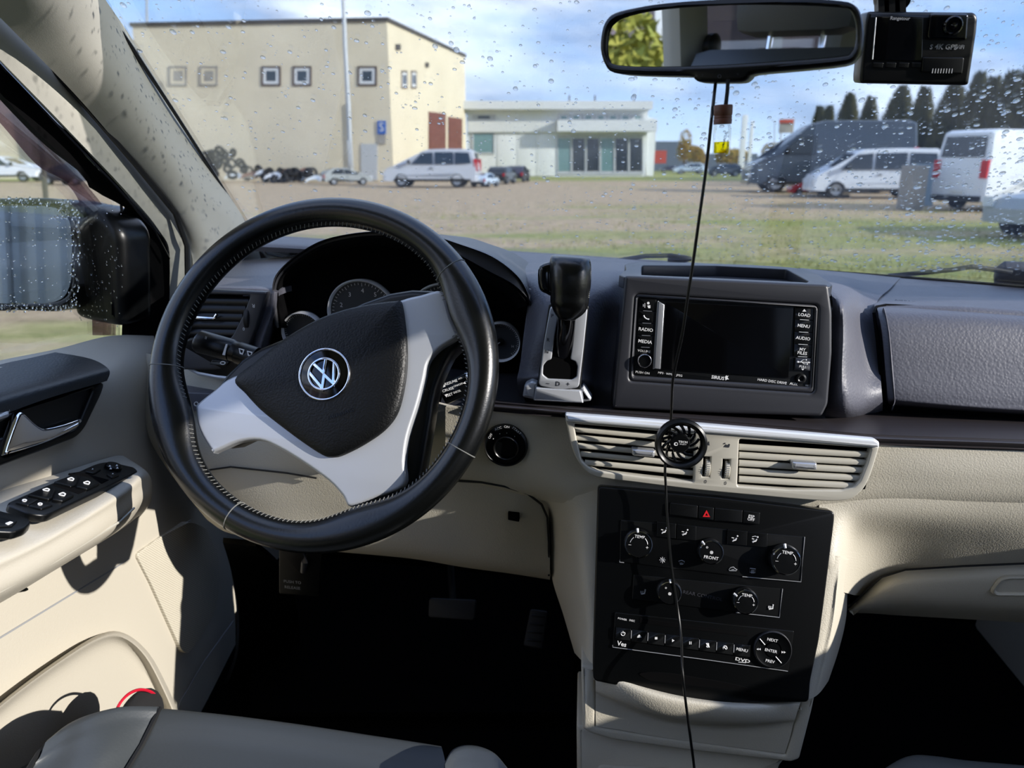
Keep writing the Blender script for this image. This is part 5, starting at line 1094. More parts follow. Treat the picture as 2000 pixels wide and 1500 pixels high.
si = rnd([(-140, 400), (92, 402), (122, 410), (137, 432), (141, 480), (139, 550), (128, 580), (102, 592), (-10, 597), (-140, 594)], 16)
part('housing', plate(SM, [so, si], -.10, .006, .008, 3), 'black_plastic', sm)
part('shell', dome(Fr(SM.w(0, 0, -.09), SM.n), [SM.hit(x, y) for x, y in so], -.03, -.0, 6), 'black_plastic', sm)
part('glass', plate(SM, si, -.012, -.004), 'mirror', sm, label='mirror glass reflecting a grey corrugated wall')
part('arm', plate(FY(190, 520, 1.04, 0, -.15), rnd([(132, 400), (182, 404), (216, 430), (236, 460), (240, 642), (200, 636), (138, 622)], 22), -.05, .02, .018, 4), 'black_plastic', sm)
def droplet(c, n, r, st=1.0, h=.45, ax=None):
    n = n.normalized(); x = Vector((0, 0, 1)).cross(n) if abs(n.z) < .9 else Vector((1, 0, 0)).cross(n)
    x.normalize(); y = n.cross(x); V = [c + n * r * h]; Fc = []; m = 9
    for q, hh in ((.55, .86), (.88, .48), (1, 0)):
        for j in range(m):
            a = 2 * PI * j / m; V.append(c + x * (r * q * math.cos(a)) + y * (r * q * st * math.sin(a)) + n * (r * h * hh))
    for j in range(m): Fc.append((0, 1 + j, 1 + (j + 1) % m))
    for i in range(2):
        for j in range(m): Fc.append((1 + i * m + j, 1 + (i + 1) * m + j, 1 + (i + 1) * m + (j + 1) % m, 1 + i * m + (j + 1) % m))
    Fc.append(tuple(1 + 2 * m + j for j in range(m))[::-1])
    return V, Fc
rd = random.Random(11); G = []; no = -WS.n if WS.n.y < 0 else WS.n
no = Vector((0, .6, 1)).normalized()
for i in range(13000):
    x = rd.uniform(-.62, .95); y = rd.uniform(.55, 1.36)
    if rd.random() > .35 + .65 * min(1, max(0, (x + .1) / .6)) : continue
    px_, py_ = proj((x, y, -.155 + .60 * (1.36 - y)))
    if px_ < 194 + max(-60, py_) * .655 + 6: continue
    big = rd.random() < .14; r = rd.uniform(.0020, .0036) if big else rd.choice((.0006, .0008, .001, .0013, .0018))
    if x > .45: r *= 1.3
    G.append(droplet(Vector((x, y, -.155 + .60 * (1.36 - y))) + no * .0045, no, r * rd.uniform(.8, 1.2), rd.uniform(.8, 1.35), .5))
tag(part('raindrops', join(*G), 'water', smooth=True, sharp=3, fix=False), 'raindrops scattered over the outside of the windscreen', 'water', kind='stuff')
G = []
for i in range(430):
    e = rd.random()
    if e < .6:
        x, y = rd.choice([(rd.uniform(0, 100), rd.uniform(386, 402)), (rd.uniform(138, 156), rd.uniform(400, 600)), (rd.uniform(0, 140), rd.uniform(594, 608)), (rd.uniform(100, 150), rd.uniform(392, 430))]); c = SM.P(x, y, .0062)
        G.append(droplet(c, SM.n, rd.uniform(.0008, .0022), rd.uniform(1, 1.7), .6))
    elif e < .8:
        x, y = rd.uniform(155, 240), rd.uniform(410, 640); G.append(droplet(FY(190, 520, 1.04, 0, -.15).P(x, y, .0205), FY(190, 520, 1.04, 0, -.15).n, rd.uniform(.0006, .0013), 1.3, .6))
    else:
        x, y = rd.uniform(0, 138), rd.uniform(405, 590); G.append(droplet(SM.P(x, y, -.0035), SM.n, rd.uniform(.0006, .0012), 1.4, .4))
tag(part('mirror_raindrops', join(*G), 'water_bead', sharp=3, fix=False), 'raindrops beaded on the exterior side mirror', 'water', kind='stuff')
# ================================================================== outside, in the level frame
def othing(name, label, cat, loc, group=None, kind=None):
    o = bpy.data.objects.new(name, None); COL.objects.link(o); o.matrix_basis = OUT @ Matrix.Translation(loc); o.empty_display_size = .5
    ORG[o] = Vector(loc); return tag(o, label, cat, group, kind)
def osingle(name, g, m, label=None, cat=None, group=None, kind=None, sharp=.7, smooth=True):
    org = base(g); me = mesh(g, name, org, sharp, smooth); me.materials.append(MATS[m]); fixn(me)
    o = bpy.data.objects.new(name, me); COL.objects.link(o); o.matrix_basis = OUT @ Matrix.Translation(org); ORG[o] = org
    return tag(o, label, cat, group, kind)
# ---- ground
def ground_mat():
    m = mat('ground', 'a08c78', .95); nt = m.node_tree; N = nt.nodes.new; L = nt.links.new; b = nt.nodes['Principled BSDF']; b.inputs['Specular IOR Level'].default_value = .1
    tc = N('ShaderNodeTexCoord'); mp = N('ShaderNodeMapping'); mp.inputs['Scale'].default_value = (.10, .34, 1); L(tc.outputs['Object'], mp.inputs[0])
    n1 = N('ShaderNodeTexNoise'); n1.inputs['Scale'].default_value = 1.0; n1.inputs['Detail'].default_value = 7; n1.inputs['Roughness'].default_value = .62; L(mp.outputs[0], n1.inputs[0])
    n2 = N('ShaderNodeTexNoise'); n2.inputs['Scale'].default_value = 2.6; n2.inputs['Detail'].default_value = 8; n2.inputs['Roughness'].default_value = .75; L(tc.outputs['Object'], n2.inputs[0])
    sp = N('ShaderNodeSeparateXYZ'); L(tc.outputs['Object'], sp.inputs[0])
    near = N('ShaderNodeMapRange'); near.inputs[1].default_value = 8; near.inputs[2].default_value = 26; near.inputs[3].default_value = .12; near.inputs[4].default_value = -.14; L(sp.outputs[1], near.inputs[0])
    rt = N('ShaderNodeMapRange'); rt.inputs[1].default_value = -3; rt.inputs[2].default_value = 5; rt.inputs[3].default_value = -.06; rt.inputs[4].default_value = .05; L(sp.outputs[0], rt.inputs[0])
    far = N('ShaderNodeMapRange'); far.inputs[1].default_value = 52; far.inputs[2].default_value = 60; far.inputs[3].default_value = 0; far.inputs[4].default_value = .4; L(sp.outputs[1], far.inputs[0])
    a1 = N('ShaderNodeMath'); L(n1.outputs[0], a1.inputs[0]); L(near.outputs[0], a1.inputs[1]); a2 = N('ShaderNodeMath'); L(a1.outputs[0], a2.inputs[0]); L(rt.outputs[0], a2.inputs[1])
    a3 = N('ShaderNodeMath'); L(a2.outputs[0], a3.inputs[0]); L(far.outputs[0], a3.inputs[1])
    r = N('ShaderNodeValToRGB'); r.color_ramp.elements[0].position = .47; r.color_ramp.elements[1].position = .62; L(a3.outputs[0], r.inputs[0])
    d = N('ShaderNodeValToRGB'); e = d.color_ramp.elements; e[0].position = .3; e[0].color = lin('97826a'); e[1].position = .7; e[1].color = lin('d6be9a'); L(n2.outputs[0], d.inputs[0])
    g = N('ShaderNodeValToRGB'); e = g.color_ramp.elements; e[0].position = .35; e[0].color = lin('7c8847'); e[1].position = .7; e[1].color = lin('b8b075'); L(n2.outputs[0], g.inputs[0])
    mx = N('ShaderNodeMixRGB'); L(r.outputs[0], mx.inputs[0]); L(d.outputs[0], mx.inputs[1]); L(g.outputs[0], mx.inputs[2]); L(mx.outputs[0], b.inputs['Base Color'])
    bp = N('ShaderNodeBump'); bp.inputs['Strength'].default_value = .6; bp.inputs['Distance'].default_value = .04; L(n2.outputs[0], bp.inputs['Height']); L(bp.outputs[0], b.inputs['Normal'])
ground_mat()
me = bpy.data.meshes.new('ground'); me.from_pydata([(-260, -120, 0), (260, -120, 0), (260, 420, 0), (-260, 420, 0)], [], [(0, 1, 2, 3)]); me.materials.append(MATS['ground'])
gd = bpy.data.objects.new('ground', me); COL.objects.link(gd); gd.matrix_basis = OUT @ Matrix.Translation((0, 0, GZ)); gd['kind'] = 'structure'
mat('grass_blade', '7f8a42', .8, var=1, vscale=.6, col2='a89f62')
rg = random.Random(5); V, Fc = [], []
for i in range(26000):
    y = 6 + 20 * rg.random() ** 1.6; x = rg.uniform(-.55, .95) * y
    if math.sin(x * .9 + y * .5) + math.sin(y * 1.7 - x * .3) + rg.uniform(-1, 1) + (1 if x > 2 else -.4) < .3: continue
    h = rg.uniform(.02, .07); a = rg.uniform(0, PI); w = rg.uniform(.006, .014); n = len(V)
    V += [Vector((x - w * math.cos(a), y - w * math.sin(a), GZ)), Vector((x + w * math.cos(a), y + w * math.sin(a), GZ)), Vector((x + rg.uniform(-.03, .03), y + rg.uniform(-.03, .03), GZ + h))]; Fc.append((n, n + 1, n + 2))
osingle('grass', (V, Fc), 'grass_blade', 'short thin grass growing in patches on the dirt yard', 'grass', kind='stuff', smooth=False)

mat('render_beige', 'ded3ba', .9, var=.8, vscale=.5, col2='d0c5ad'); mat('render_white', 'e0e3e3', .8); mat('roof_dark', '4a4642', .8)
mat('frame_brown', '5a4c44', .7); mat('frame_white', 'd8dada', .6); mat('dark_glass', '2c3338', .12, spec=.8); mat('teal_glass', '6f8f90', .12, spec=.8)
mat('door_brown', '7c4a3c', .8, var=.8, vscale=3, col2='5f362c'); mat('grey_door', 'b9bcbe', .6); mat('sign_blue', '2c5fb0', .5); mat('steel_pole', 'b8bcc0', .45, metal=.4)
mat('far_grey', '5c6673', .8); mat('container_red', 'b04430', .7); mat('concrete', 'a9a49c', .9, var=.8, vscale=2, col2='8e8a83'); mat('blue_grey', '8ea3b2', .6)
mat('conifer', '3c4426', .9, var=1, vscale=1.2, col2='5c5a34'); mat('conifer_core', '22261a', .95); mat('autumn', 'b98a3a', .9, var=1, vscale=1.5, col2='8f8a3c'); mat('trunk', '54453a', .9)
mat('olive_leaf', '98923c', .9, var=1, vscale=2, col2='6f7a30'); mat('mauve_wall', '8d7f86', .9); mat('corrugated', 'a8adb0', .5, metal=.3)
mat('tyre', '17171a', .8); mat('wheel_metal', '9ea2a8', .4, metal=.6); mat('lamp_red', 'c01f2a', .25); mat('lamp_clear', 'd8dde2', .15); mat('car_glass', '20262b', .06, spec=.9); mat('sill_black', '1b1c1e', .7)
for n_, c_ in (('paint_silver', 'c4c9d2'), ('paint_white', 'dfe4ea'), ('paint_navy', '39434f'), ('paint_grey', 'a3a8a8'), ('paint_black', '23262a'), ('paint_red', 'b0222e'), ('paint_paleblue', 'b9c9dc'), ('paint_dark', '3a3440')):
    mat(n_, c_, .3, coat=.6)

# ---- buildings: prism on a footprint, everything on its walls met through the same frames
def prism(P, z0, z1):
    n = len(P); V = [Vector((p.x, p.y, z0)) for p in P] + [Vector((p.x, p.y, z1)) for p in P]
    return V, [tuple(range(n))[::-1], tuple(range(n, 2 * n))] + [(i, (i + 1) % n, (i + 1) % n + n, i + n) for i in range(n)]
def wallf(a, b):
    d = (b - a); n = Vector((d.y, -d.x, 0)); n = n if n.dot(Vector((0, 0, 0)) - a) > 0 else -n; return LFr(Vector((a.x, a.y, 0)), n)
def owin(par, f, x0, y0, x1, y1, fm='frame_brown', im='frame_white', pm='dark_glass', t=.06, kk=.10):
    q = lambda a, b, c, d: [(a, b), (c, b), (c, d), (a, d)]; w = (x1 - x0) * kk; h = (y1 - y0) * min(kk, .1)
    wn = part('window', plate(f, [q(x0, y0, x1, y1), q(x0 + w, y0 + h, x1 - w, y1 - h)], -.02, t), fm, par)
    part('sash', plate(f, [q(x0 + w, y0 + h, x1 - w, y1 - h), q(x0 + 2.4 * w, y0 + 2.4 * h, x1 - 2.4 * w, y1 - 2.4 * h)], -.02, t * .6), im, wn)
    part('pane', plate(f, q(x0 + w, y0 + h, x1 - w, y1 - h), -.01, t * .3), pm, wn)
    return wn
Pr, Pl, Pb = O(767, 300, D=54), O(291, 300, D=56), O(911, 300, D=71.5)
ztop = O(767, 42, D=54).z
bb = othing('beige_building', 'tall flat-roofed beige building with small square windows across the yard', 'building', Vector(((Pr.x + Pl.x) / 2, 60, GZ)))
Pq = Pl + (Pb - Pr)
part('walls', prism([Pl, Pr, Pb, Pq], GZ - .1, ztop), 'render_beige', bb)
def off(P, c, k): return [Vector((c.x + (p.x - c.x) * k, c.y + (p.y - c.y) * k, 0)) for p in P]
cen = (Pl + Pr + Pb + Pq) / 4
part('parapet', prism(off([Pl, Pr, Pb, Pq], cen, 1.012), ztop, ztop + .25), 'roof_dark', bb)
f1, f2 = wallf(Pl, Pr), wallf(Pr, Pb)
for x0, x1, fm, im in ((329, 365, 'concrete', 'render_beige'), (389, 425, 'concrete', 'render_beige'), (510, 548, 'frame_brown', 'frame_white'), (571, 608, 'frame_brown', 'frame_white'), (698, 736, 'frame_brown', 'frame_white')):
    owin(bb, f1, x0, 129, x1, 168, fm, im, 'dark_glass' if fm != 'concrete' else 'concrete')
for x0, x1 in ((785, 796), (804, 814)): owin(bb, f2, x0, 138, x1, 173)
for x0, y0, x1, y1 in ((774, 86, 783, 98), (832, 122, 838, 132)): part('wall_vent', plate(f2, [(x0, y0), (x1, y0), (x1, y1), (x0, y1)], -.02, .08), 'roof_dark', bb)
for x0, x1, y0, y1 in ((838, 871, 218, 312), (876, 903, 228, 312)):
    d = part('garage_door', plate(f2, [(x0, y0), (x1, y0 + 4), (x1, 345), (x0, 352)], -.02, .06), 'door_brown', bb)
    for i in range(4): part('panel', plate(f2, [(x0 + 3, y0 + 8 + i * 24), (x1 - 3, y0 + 10 + i * 24), (x1 - 3, y0 + 26 + i * 24), (x0 + 3, y0 + 24 + i * 24)], .05, .09, .01), 'door_brown', d)
part('door', plate(f1, [(705, 281), (737, 281), (737, 352), (705, 352)], -.02, .06), 'grey_door', bb)
sg = part('blue_sign', plate(f1, [(737, 236), (753, 236), (753, 262), (737, 262)], -.02, .10), 'sign_blue', bb)
part('lettering', txt(f1, 'S', 745, 249, 16, .11), 'white_print', sg)
part('notice_board', plate(f1, [(738, 264), (753, 264), (753, 281), (738, 281)], -.02, .08), 'concrete', bb)
part('drain_pipe', tube([f1.P(683, 200, .12), f1.P(686, 300, .12), f1.P(687, 350, .12)], .09, 8), 'steel_pole', bb)
a1, a2 = O(150, 300, D=66), O(292, 300, D=66)
an = osingle('annex_building', join(prism([a1, a2, a2 + Vector((0, 14, 0)), a1 + Vector((0, 14, 0))], GZ - .1, O(250, 84, D=66).z), prism([a1 + Vector((-.2, -.2, 0)), a2, a2 + Vector((0, 14, 0)), a1 + Vector((-.2, 14, 0))], O(250, 84, D=66).z, O(250, 78, D=66).z)), 'render_beige', 'lower beige annex joined to the left end of the tall beige building', 'building')
osingle('antenna_mast', tube([O(289, 330, D=66), O(286, -60, D=66)], .10, 8), 'steel_pole', 'thin mast standing over the annex roof', 'pole')
lp = othing('lamp_pole', 'tall pale lamp pole standing in front of the beige building', 'pole', O(685, 358, Z=GZ))
D_ = O(685, 358, Z=GZ).y
part('shaft', tube([O(686, 356, D=D_), O(682, 240, D=D_), O(674, 90, D=D_), O(668, -80, D=D_)], [.17, .15, .13, .11], 10), 'steel_pole', lp)
part('cable_box', xf(box((0, 0, 0), (.3, .24, 1.6), .03), Matrix.Translation(O(684, 300, D=D_ - .25))), 'grey_door', lp)
# glass fronted low building
dl, dr2 = O(913, 300, D=72), O(1262, 300, D=72)
z = lambda y: O(1100, y, D=72).z
gb2 = othing('glass_front_building', 'low white and grey building with a tall glass shop front', 'building', Vector(((dl.x + dr2.x) / 2, 72, GZ)))
bk = Vector((0, 22, 0))
part('walls', prism([dl, dr2, dr2 + bk, dl + bk], GZ - .1, z(208)), 'render_white', gb2)
part('roof_slab', prism([dl + Vector((-.5, -1.2, 0)), dr2 + Vector((.2, -1.2, 0)), dr2 + bk, dl + bk], z(215), z(199)), 'frame_white', gb2)
part('canopy', prism([O(1086, 300, D=72) + Vector((0, -1.6, 0)), dr2 + Vector((.6, -1.6, 0)), dr2 + Vector((.6, 0, 0)), O(1086, 300, D=72)], z(258), z(236)), 'frame_white', gb2)
f3 = LFr(Vector((0, dl.y, 0)), Vector((0, -1, 0)))
for i in range(6):
    x0 = 1088 + i * 28; owin(gb2, f3, x0, 264, x0 + 28, 341, 'grey_door', 'grey_door', 'dark_glass' if i % 3 else 'teal_glass', .1, .035)
for i in range(7): owin(gb2, f3, 1090 + i * 24, 224, 1113 + i * 24, 235, 'grey_door', 'frame_white', 'teal_glass', .1)
owin(gb2, f3, 922, 258, 966, 301, 'grey_door', 'grey_door', 'teal_glass', .1, .03); owin(gb2, f3, 922, 224, 968, 234, 'grey_door', 'grey_door', 'dark_glass')
for i in range(3): part('wall_panel', plate(f3, [(971 + i * 38, 262), (1008 + i * 38, 262), (1008 + i * 38, 344), (971 + i * 38, 344)], 0, .05, .01), 'render_white', gb2)
part('fascia', plate(f3, [(913, 237), (1086, 237), (1086, 258), (913, 258)], 0, .3), 'frame_white', gb2)
sb = LFr(O(1270, 300, D=73), Vector((0, -1, 0)))
part('side_bay', plate(sb, [(1262, 228), (1283, 232), (1276, 344), (1262, 344)], -8, 0), 'render_white', gb2)
for x in (1112, 1162, 1238): part('roof_aerial', tube([O(x, 200, D=74), O(x, 186, D=74)], .08, 6), 'frame_brown', gb2)
# far things
def obx(name, label, cat, x0, y0, x1, y1, D, m, dp_=6, group=None):
    a, b = O(x0, 300, D=D), O(x1, 300, D=D); return osingle(name, prism([a, b, b + Vector((0, dp_, 0)), a + Vector((0, dp_, 0))], O(x0, y1, D=D).z if y1 else GZ, O(x0, y0, D=D).z), m, label, cat, group)
obx('warehouse', 'dark grey distant warehouse right of the glass-fronted building', 'building', 1268, 276, 1345, 0, 120, 'far_grey', 20)
obx('container', 'rust red shipping container in front of the distant warehouse', 'container', 1273, 294, 1302, 319, 100, 'container_red', 3)
obx('hedge_house', 'pale cream house wall peeping over the dark blue van roof', 'building', 1662, 252, 1716, 0, 66, 'render_beige', 8)
obx('far_hall', 'low grey hall on the far horizon behind the parked cars', 'building', 1330, 300, 1480, 0, 150, 'far_grey', 20)
for x, w, y0, nm in ((1452, 5, 224, 'taller'), (1467, 3, 236, 'thinner')): osingle('flag_pylon', box(O(x, 270, D=90) + Vector((0, 0, (O(x, y0, D=90).z + GZ) / 2 - O(x, 270, D=90).z)), (w * .062 * 2, .3, O(x, y0, D=90).z - GZ), .02), 'frame_white', nm + ' white pylon standing by the distant car park', 'pylon')
sg2 = othing('roadside_sign', 'distant roadside board with a red top on a post', 'sign', O(1528, 330, D=80))
part('board', box(O(1536, 246, D=80), (1.45, .2, 1.35), .02), 'concrete', sg2); part('header', box(O(1536, 237, D=79.8), (1.45, .12, .35), .01), 'container_red', sg2); part('post', tube([O(1524, 335, D=80), O(1526, 236, D=80)], .08, 8), 'steel_pole', sg2)
osingle('street_lamp', join(tube([O(1512, 330, D=95), O(1513, 238, D=95), O(1507, 234, D=95)], .07, 6)), 'steel_pole', 'thin street lamp left of the roadside board', 'street lamp')
# ---- trees
def leafy(c, r, n, sz, rd, up=.4):
    V, Fc = [], []
    for i in range(n):
        z_ = rd.uniform(-1, 1); a = rd.uniform(0, 2 * PI); q = math.sqrt(1 - z_ * z_) * rd.uniform(.75, 1.05); p = c + Vector((q * math.cos(a) * r[0], q * math.sin(a) * r[1], z_ * r[2] * rd.uniform(.8, 1.03)))
        d = Vector((rd.gauss(0, 1), rd.gauss(0, 1), rd.gauss(0, 1) + up)).normalized() * sz * rd.uniform(.6, 1.3); e = d.cross(Vector((rd.gauss(0, 1), rd.gauss(0, 1), rd.gauss(0, 1)))).normalized() * sz * .5
        k = len(V); V += [p - e, p + e, p + d]; Fc.append((k, k + 1, k + 2))
    return V, Fc
def conifer(x, y0, w, D, lab):
    rd = random.Random(x); p = O(x, 320, D=D); zt = O(x, y0, D=D).z; R = w * D / F * .55; H = zt - GZ
    t = othing('conifer', lab, 'tree', Vector((p.x, p.y, GZ)), 'dark conifers along the right edge of the yard')
    V, Fc = [], []
    for i in range(2600):
        h = rd.random() ** .8; r = R * (1 - h ** 2.2) ** .8 * rd.uniform(.72, 1.05) + .06; a = rd.uniform(0, 2 * PI); q = Vector((p.x + r * math.cos(a), p.y + r * math.sin(a), GZ + .5 + h * (H - .8)))
        d = Vector((math.cos(a) * .45, math.sin(a) * .45, .9)) * rd.uniform(.25, .6); e = Vector((-math.sin(a), math.cos(a), 0)) * rd.uniform(.06, .14); k = len(V); V += [q - e, q + e, q + d]; Fc.append((k, k + 1, k + 2))
    part('crown', (V, Fc), 'conifer', t, smooth=False, fix=False)
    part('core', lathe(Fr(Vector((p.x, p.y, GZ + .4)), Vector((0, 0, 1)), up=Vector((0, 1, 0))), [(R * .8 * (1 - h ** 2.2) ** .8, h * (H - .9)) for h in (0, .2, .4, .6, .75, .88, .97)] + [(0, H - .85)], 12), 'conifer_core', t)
    part('trunk', tube([Vector((p.x, p.y, GZ - .1)), Vector((p.x, p.y, GZ + 1))], .14, 8), 'trunk', t)
cn = [(1590, 208, 24), (1608, 207, 20), (1645, 183, 42), (1685, 190, 34), (1742, 168, 62), (1786, 170, 44), (1842, 160, 66), (1886, 142, 48), (1914, 150, 56), (1948, 138, 56), (1990, 105, 78), (2050, 80, 100)]
wd = ['first and thinnest conifer, farthest from the screen edge', 'thin conifer just right of the thinnest one', 'pointed conifer left of the cream house wall', 'pointed conifer right above the cream house wall', 'broad conifer under the dash camera', 'conifer with a narrow tip right of the broad one',
      'broad conifer standing over the white van roof', 'tall conifer beside the broad one over the white van', 'conifer in the middle of the thick clump', 'tall conifer near the end of the row', 'tallest conifer cut by the frame edge', 'conifer just beyond the frame edge']
for i, (x, y, w) in enumerate(cn): conifer(x, y, w, 62 - i * 2.2, wd[i])
def tree(x, y0, w, D, m, lab, ybase=None, grp=None):
    rd = random.Random(int(abs(x)) + 1); p = O(x, 320, D=D); zt = O(x, y0, D=D).z; R = abs(w * D / F / 2); t = othing('tree', lab, 'tree', Vector((p.x, p.y, GZ)), grp)
    H = zt - GZ; part('crown', join(*[leafy(Vector((p.x, p.y, GZ + H * .6)) + Vector((rd.uniform(-.4, .4) * R, rd.uniform(-.4, .4) * R, rd.uniform(-.2, .2) * H)), (R * .7, R * .7, H * .24), 420, R * .16, rd) for _ in range(5)]), m, t, smooth=False, fix=False)
    part('trunk', tube([Vector((p.x, p.y, GZ - .1)), Vector((p.x, p.y, GZ + H * .7))], [.2, .08], 8), 'trunk', t)
tree(1336, 256, 34, 95, 'autumn', 'yellow autumn tree over the distant warehouse roof'); tree(1362, 284, 40, 110, 'autumn', 'low yellow autumn tree left of the dangling cable')
tree(1500, 268, 34, 100, 'autumn', 'yellow autumn tree behind the white pylons'); tree(1540, 284, 40, 105, 'autumn', 'yellow autumn tree beneath the roadside board'); tree(1425, 290, 70, 140, 'autumn', 'far yellow treetops beyond the vial air freshener')

# ---- vehicles: side profile across the width, glass, wheels and lamps as parts
TYPES = {
 'mpv': (4.6, 1.82, 1.82, [(0, .3), (0, .62), (.10, .86), (.30, .98), (1.05, 1.12), (1.20, 1.18), (1.85, 1.68), (2.15, 1.79), (3.2, 1.82), (4.2, 1.80), (4.42, 1.70), (4.56, 1.10), (4.6, .8), (4.58, .3)], (.88, 3.62), .33,
         [[(1.42, 1.12), (1.92, 1.62), (2.45, 1.66), (2.45, 1.12)], [(2.55, 1.12), (2.55, 1.67), (3.45, 1.67), (3.45, 1.12)], [(3.53, 1.12), (3.53, 1.67), (4.2, 1.64), (4.32, 1.16)]], 1.1),
 'hatch': (4.2, 1.76, 1.48, [(0, .3), (0, .55), (.12, .74), (.95, .92), (1.15, .97), (1.85, 1.36), (2.3, 1.47), (3.3, 1.45), (3.85, 1.22), (4.1, .92), (4.2, .8), (4.18, .3)], (.82, 3.35), .31,
         [[(1.5, .95), (1.95, 1.30), (2.4, 1.36), (2.4, .95)], [(2.48, .95), (2.48, 1.36), (3.2, 1.34), (3.55, 1.05), (3.5, .98)]], .92),
 'suv': (4.5, 1.85, 1.66, [(0, .35), (0, .75), (.14, .95), (1.05, 1.08), (1.25, 1.12), (1.95, 1.55), (2.3, 1.65), (3.7, 1.64), (4.2, 1.40), (4.42, 1.0), (4.5, .9), (4.48, .35)], (.9, 3.6), .37,
         [[(1.55, 1.1), (2.02, 1.48), (2.5, 1.54), (2.5, 1.1)], [(2.58, 1.1), (2.58, 1.54), (3.35, 1.53), (3.4, 1.1)], [(3.48, 1.12), (3.44, 1.52), (3.8, 1.48), (4.0, 1.2)]], 1.08),
 'bus': (4.9, 1.90, 1.97, [(0, .3), (0, .65), (.12, .92), (.35, 1.04), (.72, 1.14), (.85, 1.2), (1.62, 1.82), (1.9, 1.93), (3.2, 1.97), (4.6, 1.95), (4.78, 1.85), (4.88, 1.1), (4.9, .8), (4.88, .3)], (.9, 3.9), .34,
         [[(1.0, 1.15), (1.62, 1.72), (2.2, 1.78), (2.2, 1.15)], [(2.3, 1.15), (2.3, 1.78), (3.5, 1.80), (3.5, 1.15)], [(3.6, 1.15), (3.6, 1.80), (4.6, 1.77), (4.68, 1.18)]], 1.13),
 'van': (5.9, 2.0, 2.62, [(0, .35), (0, .8), (.14, 1.06), (.5, 1.25), (1.0, 1.42), (1.72, 2.18), (2.1, 2.48), (2.6, 2.6), (5.5, 2.6), (5.78, 2.5), (5.88, 1.6), (5.9, .8), (5.88, .35)], (1.0, 4.6), .37,
         [[(1.15, 1.45), (1.75, 2.05), (2.35, 2.08), (2.35, 1.4)]], 1.4),
}
def vehicle(name, kind, paint, label, cat, loc, ang, sc=1, group=None, detail=True):
    L, Wd, H, prof, ax_, wr, wins, belt = TYPES[kind]
    t = othing(name, label, cat, loc, group)
    ca, sa = math.cos(ang), math.sin(ang)
    # local x runs from the nose backwards; the nose points along ang
    def T(x, y, z): u = (L / 2 - x) * sc; v = y * sc; return Vector((loc.x + u * ca - v * sa, loc.y + u * sa + v * ca, loc.z + z * sc))
    def hw(z): return Wd / 2 * (1 - max(0, z - belt) / (H - belt) * .13)
    P = list(prof)
    bot = []
    for cx in (ax_[1], ax_[0]):
        bot += [(cx + (wr + .06) * math.cos(a), .3 + (wr + .06) * math.sin(a)) for a in [PI * j / 8 for j in range(9)] if .3 + (wr + .06) * math.sin(a) > .29]
    bot = [(x, z_) for x, z_ in bot]
    P = P + bot
    n = len(P); V = []
    cxm, czm = L / 2, H * .5
    for s, k in ((-1, .975), (-.93, 1), (.93, 1), (1, .975)):
        for i, (x, z_) in enumerate(P):
            zz = czm + (z_ - czm) * (k if i < len(prof) else 1); V.append(T(cxm + (x - cxm) * (k if i < len(prof) else 1), s * hw(z_), zz))
    Fc = [(r * n + i, r * n + (i + 1) % n, (r + 1) * n + (i + 1) % n, (r + 1) * n + i) for r in range(3) for i in range(n)]
    bm = bmesh.new(); vs = [bm.verts.new(v) for v in V]; [bm.faces.new([vs[i] for i in f]) for f in Fc]
    caps = [bm.faces.new([vs[i] for i in range(n)]), bm.faces.new([vs[3 * n + i] for i in range(n)][::-1])]
    bmesh.ops.triangulate(bm, faces=caps, ngon_method='EAR_CLIP'); bm.verts.index_update(); g = ([v.co.copy() for v in bm.verts], [tuple(v.index for v in f.verts) for f in bm.faces]); bm.free()
    part('body', g, paint, t, .5)
    def panel(poly, s, m, nm, lift=.012):
        a = [T(x, s * (hw(z_) + lift), z_) for x, z_ in poly]; b = [T(x, s * (hw(z_) - .05), z_) for x, z_ in poly]; k = len(a)
        return part(nm, (a + b, [tuple(range(k)), tuple(range(k, 2 * k))[::-1]] + [(i, (i + 1) % k, (i + 1) % k + k, i + k) for i in range(k)]), m, t, .4)
    for s in (-1, 1):
        for w in wins: panel(w, s, 'car_glass', 'side_window')
        panel([(.5, .3), (L - .3, .3), (L - .3, .42), (.5, .42)], s, 'sill_black', 'side_skirt', .006)
        if detail: panel([(L * .5, belt - .2), (L * .5 + .14, belt - .2), (L * .5 + .14, belt - .16), (L * .5, belt - .16)], s, 'sill_black', 'door_handle', .03)
        b = [T(1.25, s * (hw(1.1) + q), belt + z_) for q, z_ in ((.02, .02), (.2, .02), (.2, .2), (.02, .2))] + [T(1.35, s * (hw(1.1) + q), belt + z_) for q, z_ in ((.02, .02), (.2, .02), (.2, .2), (.02, .2))]
        part('wing_mirror', (b, [(0, 1, 2, 3), (7, 6, 5, 4), (0, 4, 5, 1), (1, 5, 6, 2), (2, 6, 7, 3), (3, 7, 4, 0)]), 'sill_black', t)
    def across(i0, i1, m, nm, u0=.08, u1=.92, k=.82, lift=.015):
        (x0, z0), (x1, z1) = prof[i0], prof[i1]; d = Vector((x1 - x0, z1 - z0)); nn = Vector((-d.y, d.x)).normalized() * lift
        A = []
        for dd in (1, -3):
            for u, sg_ in ((u0, -1), (u1, -1), (u1, 1), (u0, 1)):
                x, z_ = x0 + d.x * u + nn.x * dd, z0 + d.y * u + nn.y * dd; A.append(T(x, sg_ * hw(z_) * k, z_))
        return part(nm, (A, [(0, 1, 2, 3), (7, 6, 5, 4), (0, 4, 5, 1), (1, 5, 6, 2), (2, 6, 7, 3), (3, 7, 4, 0)]), m, t, .4)
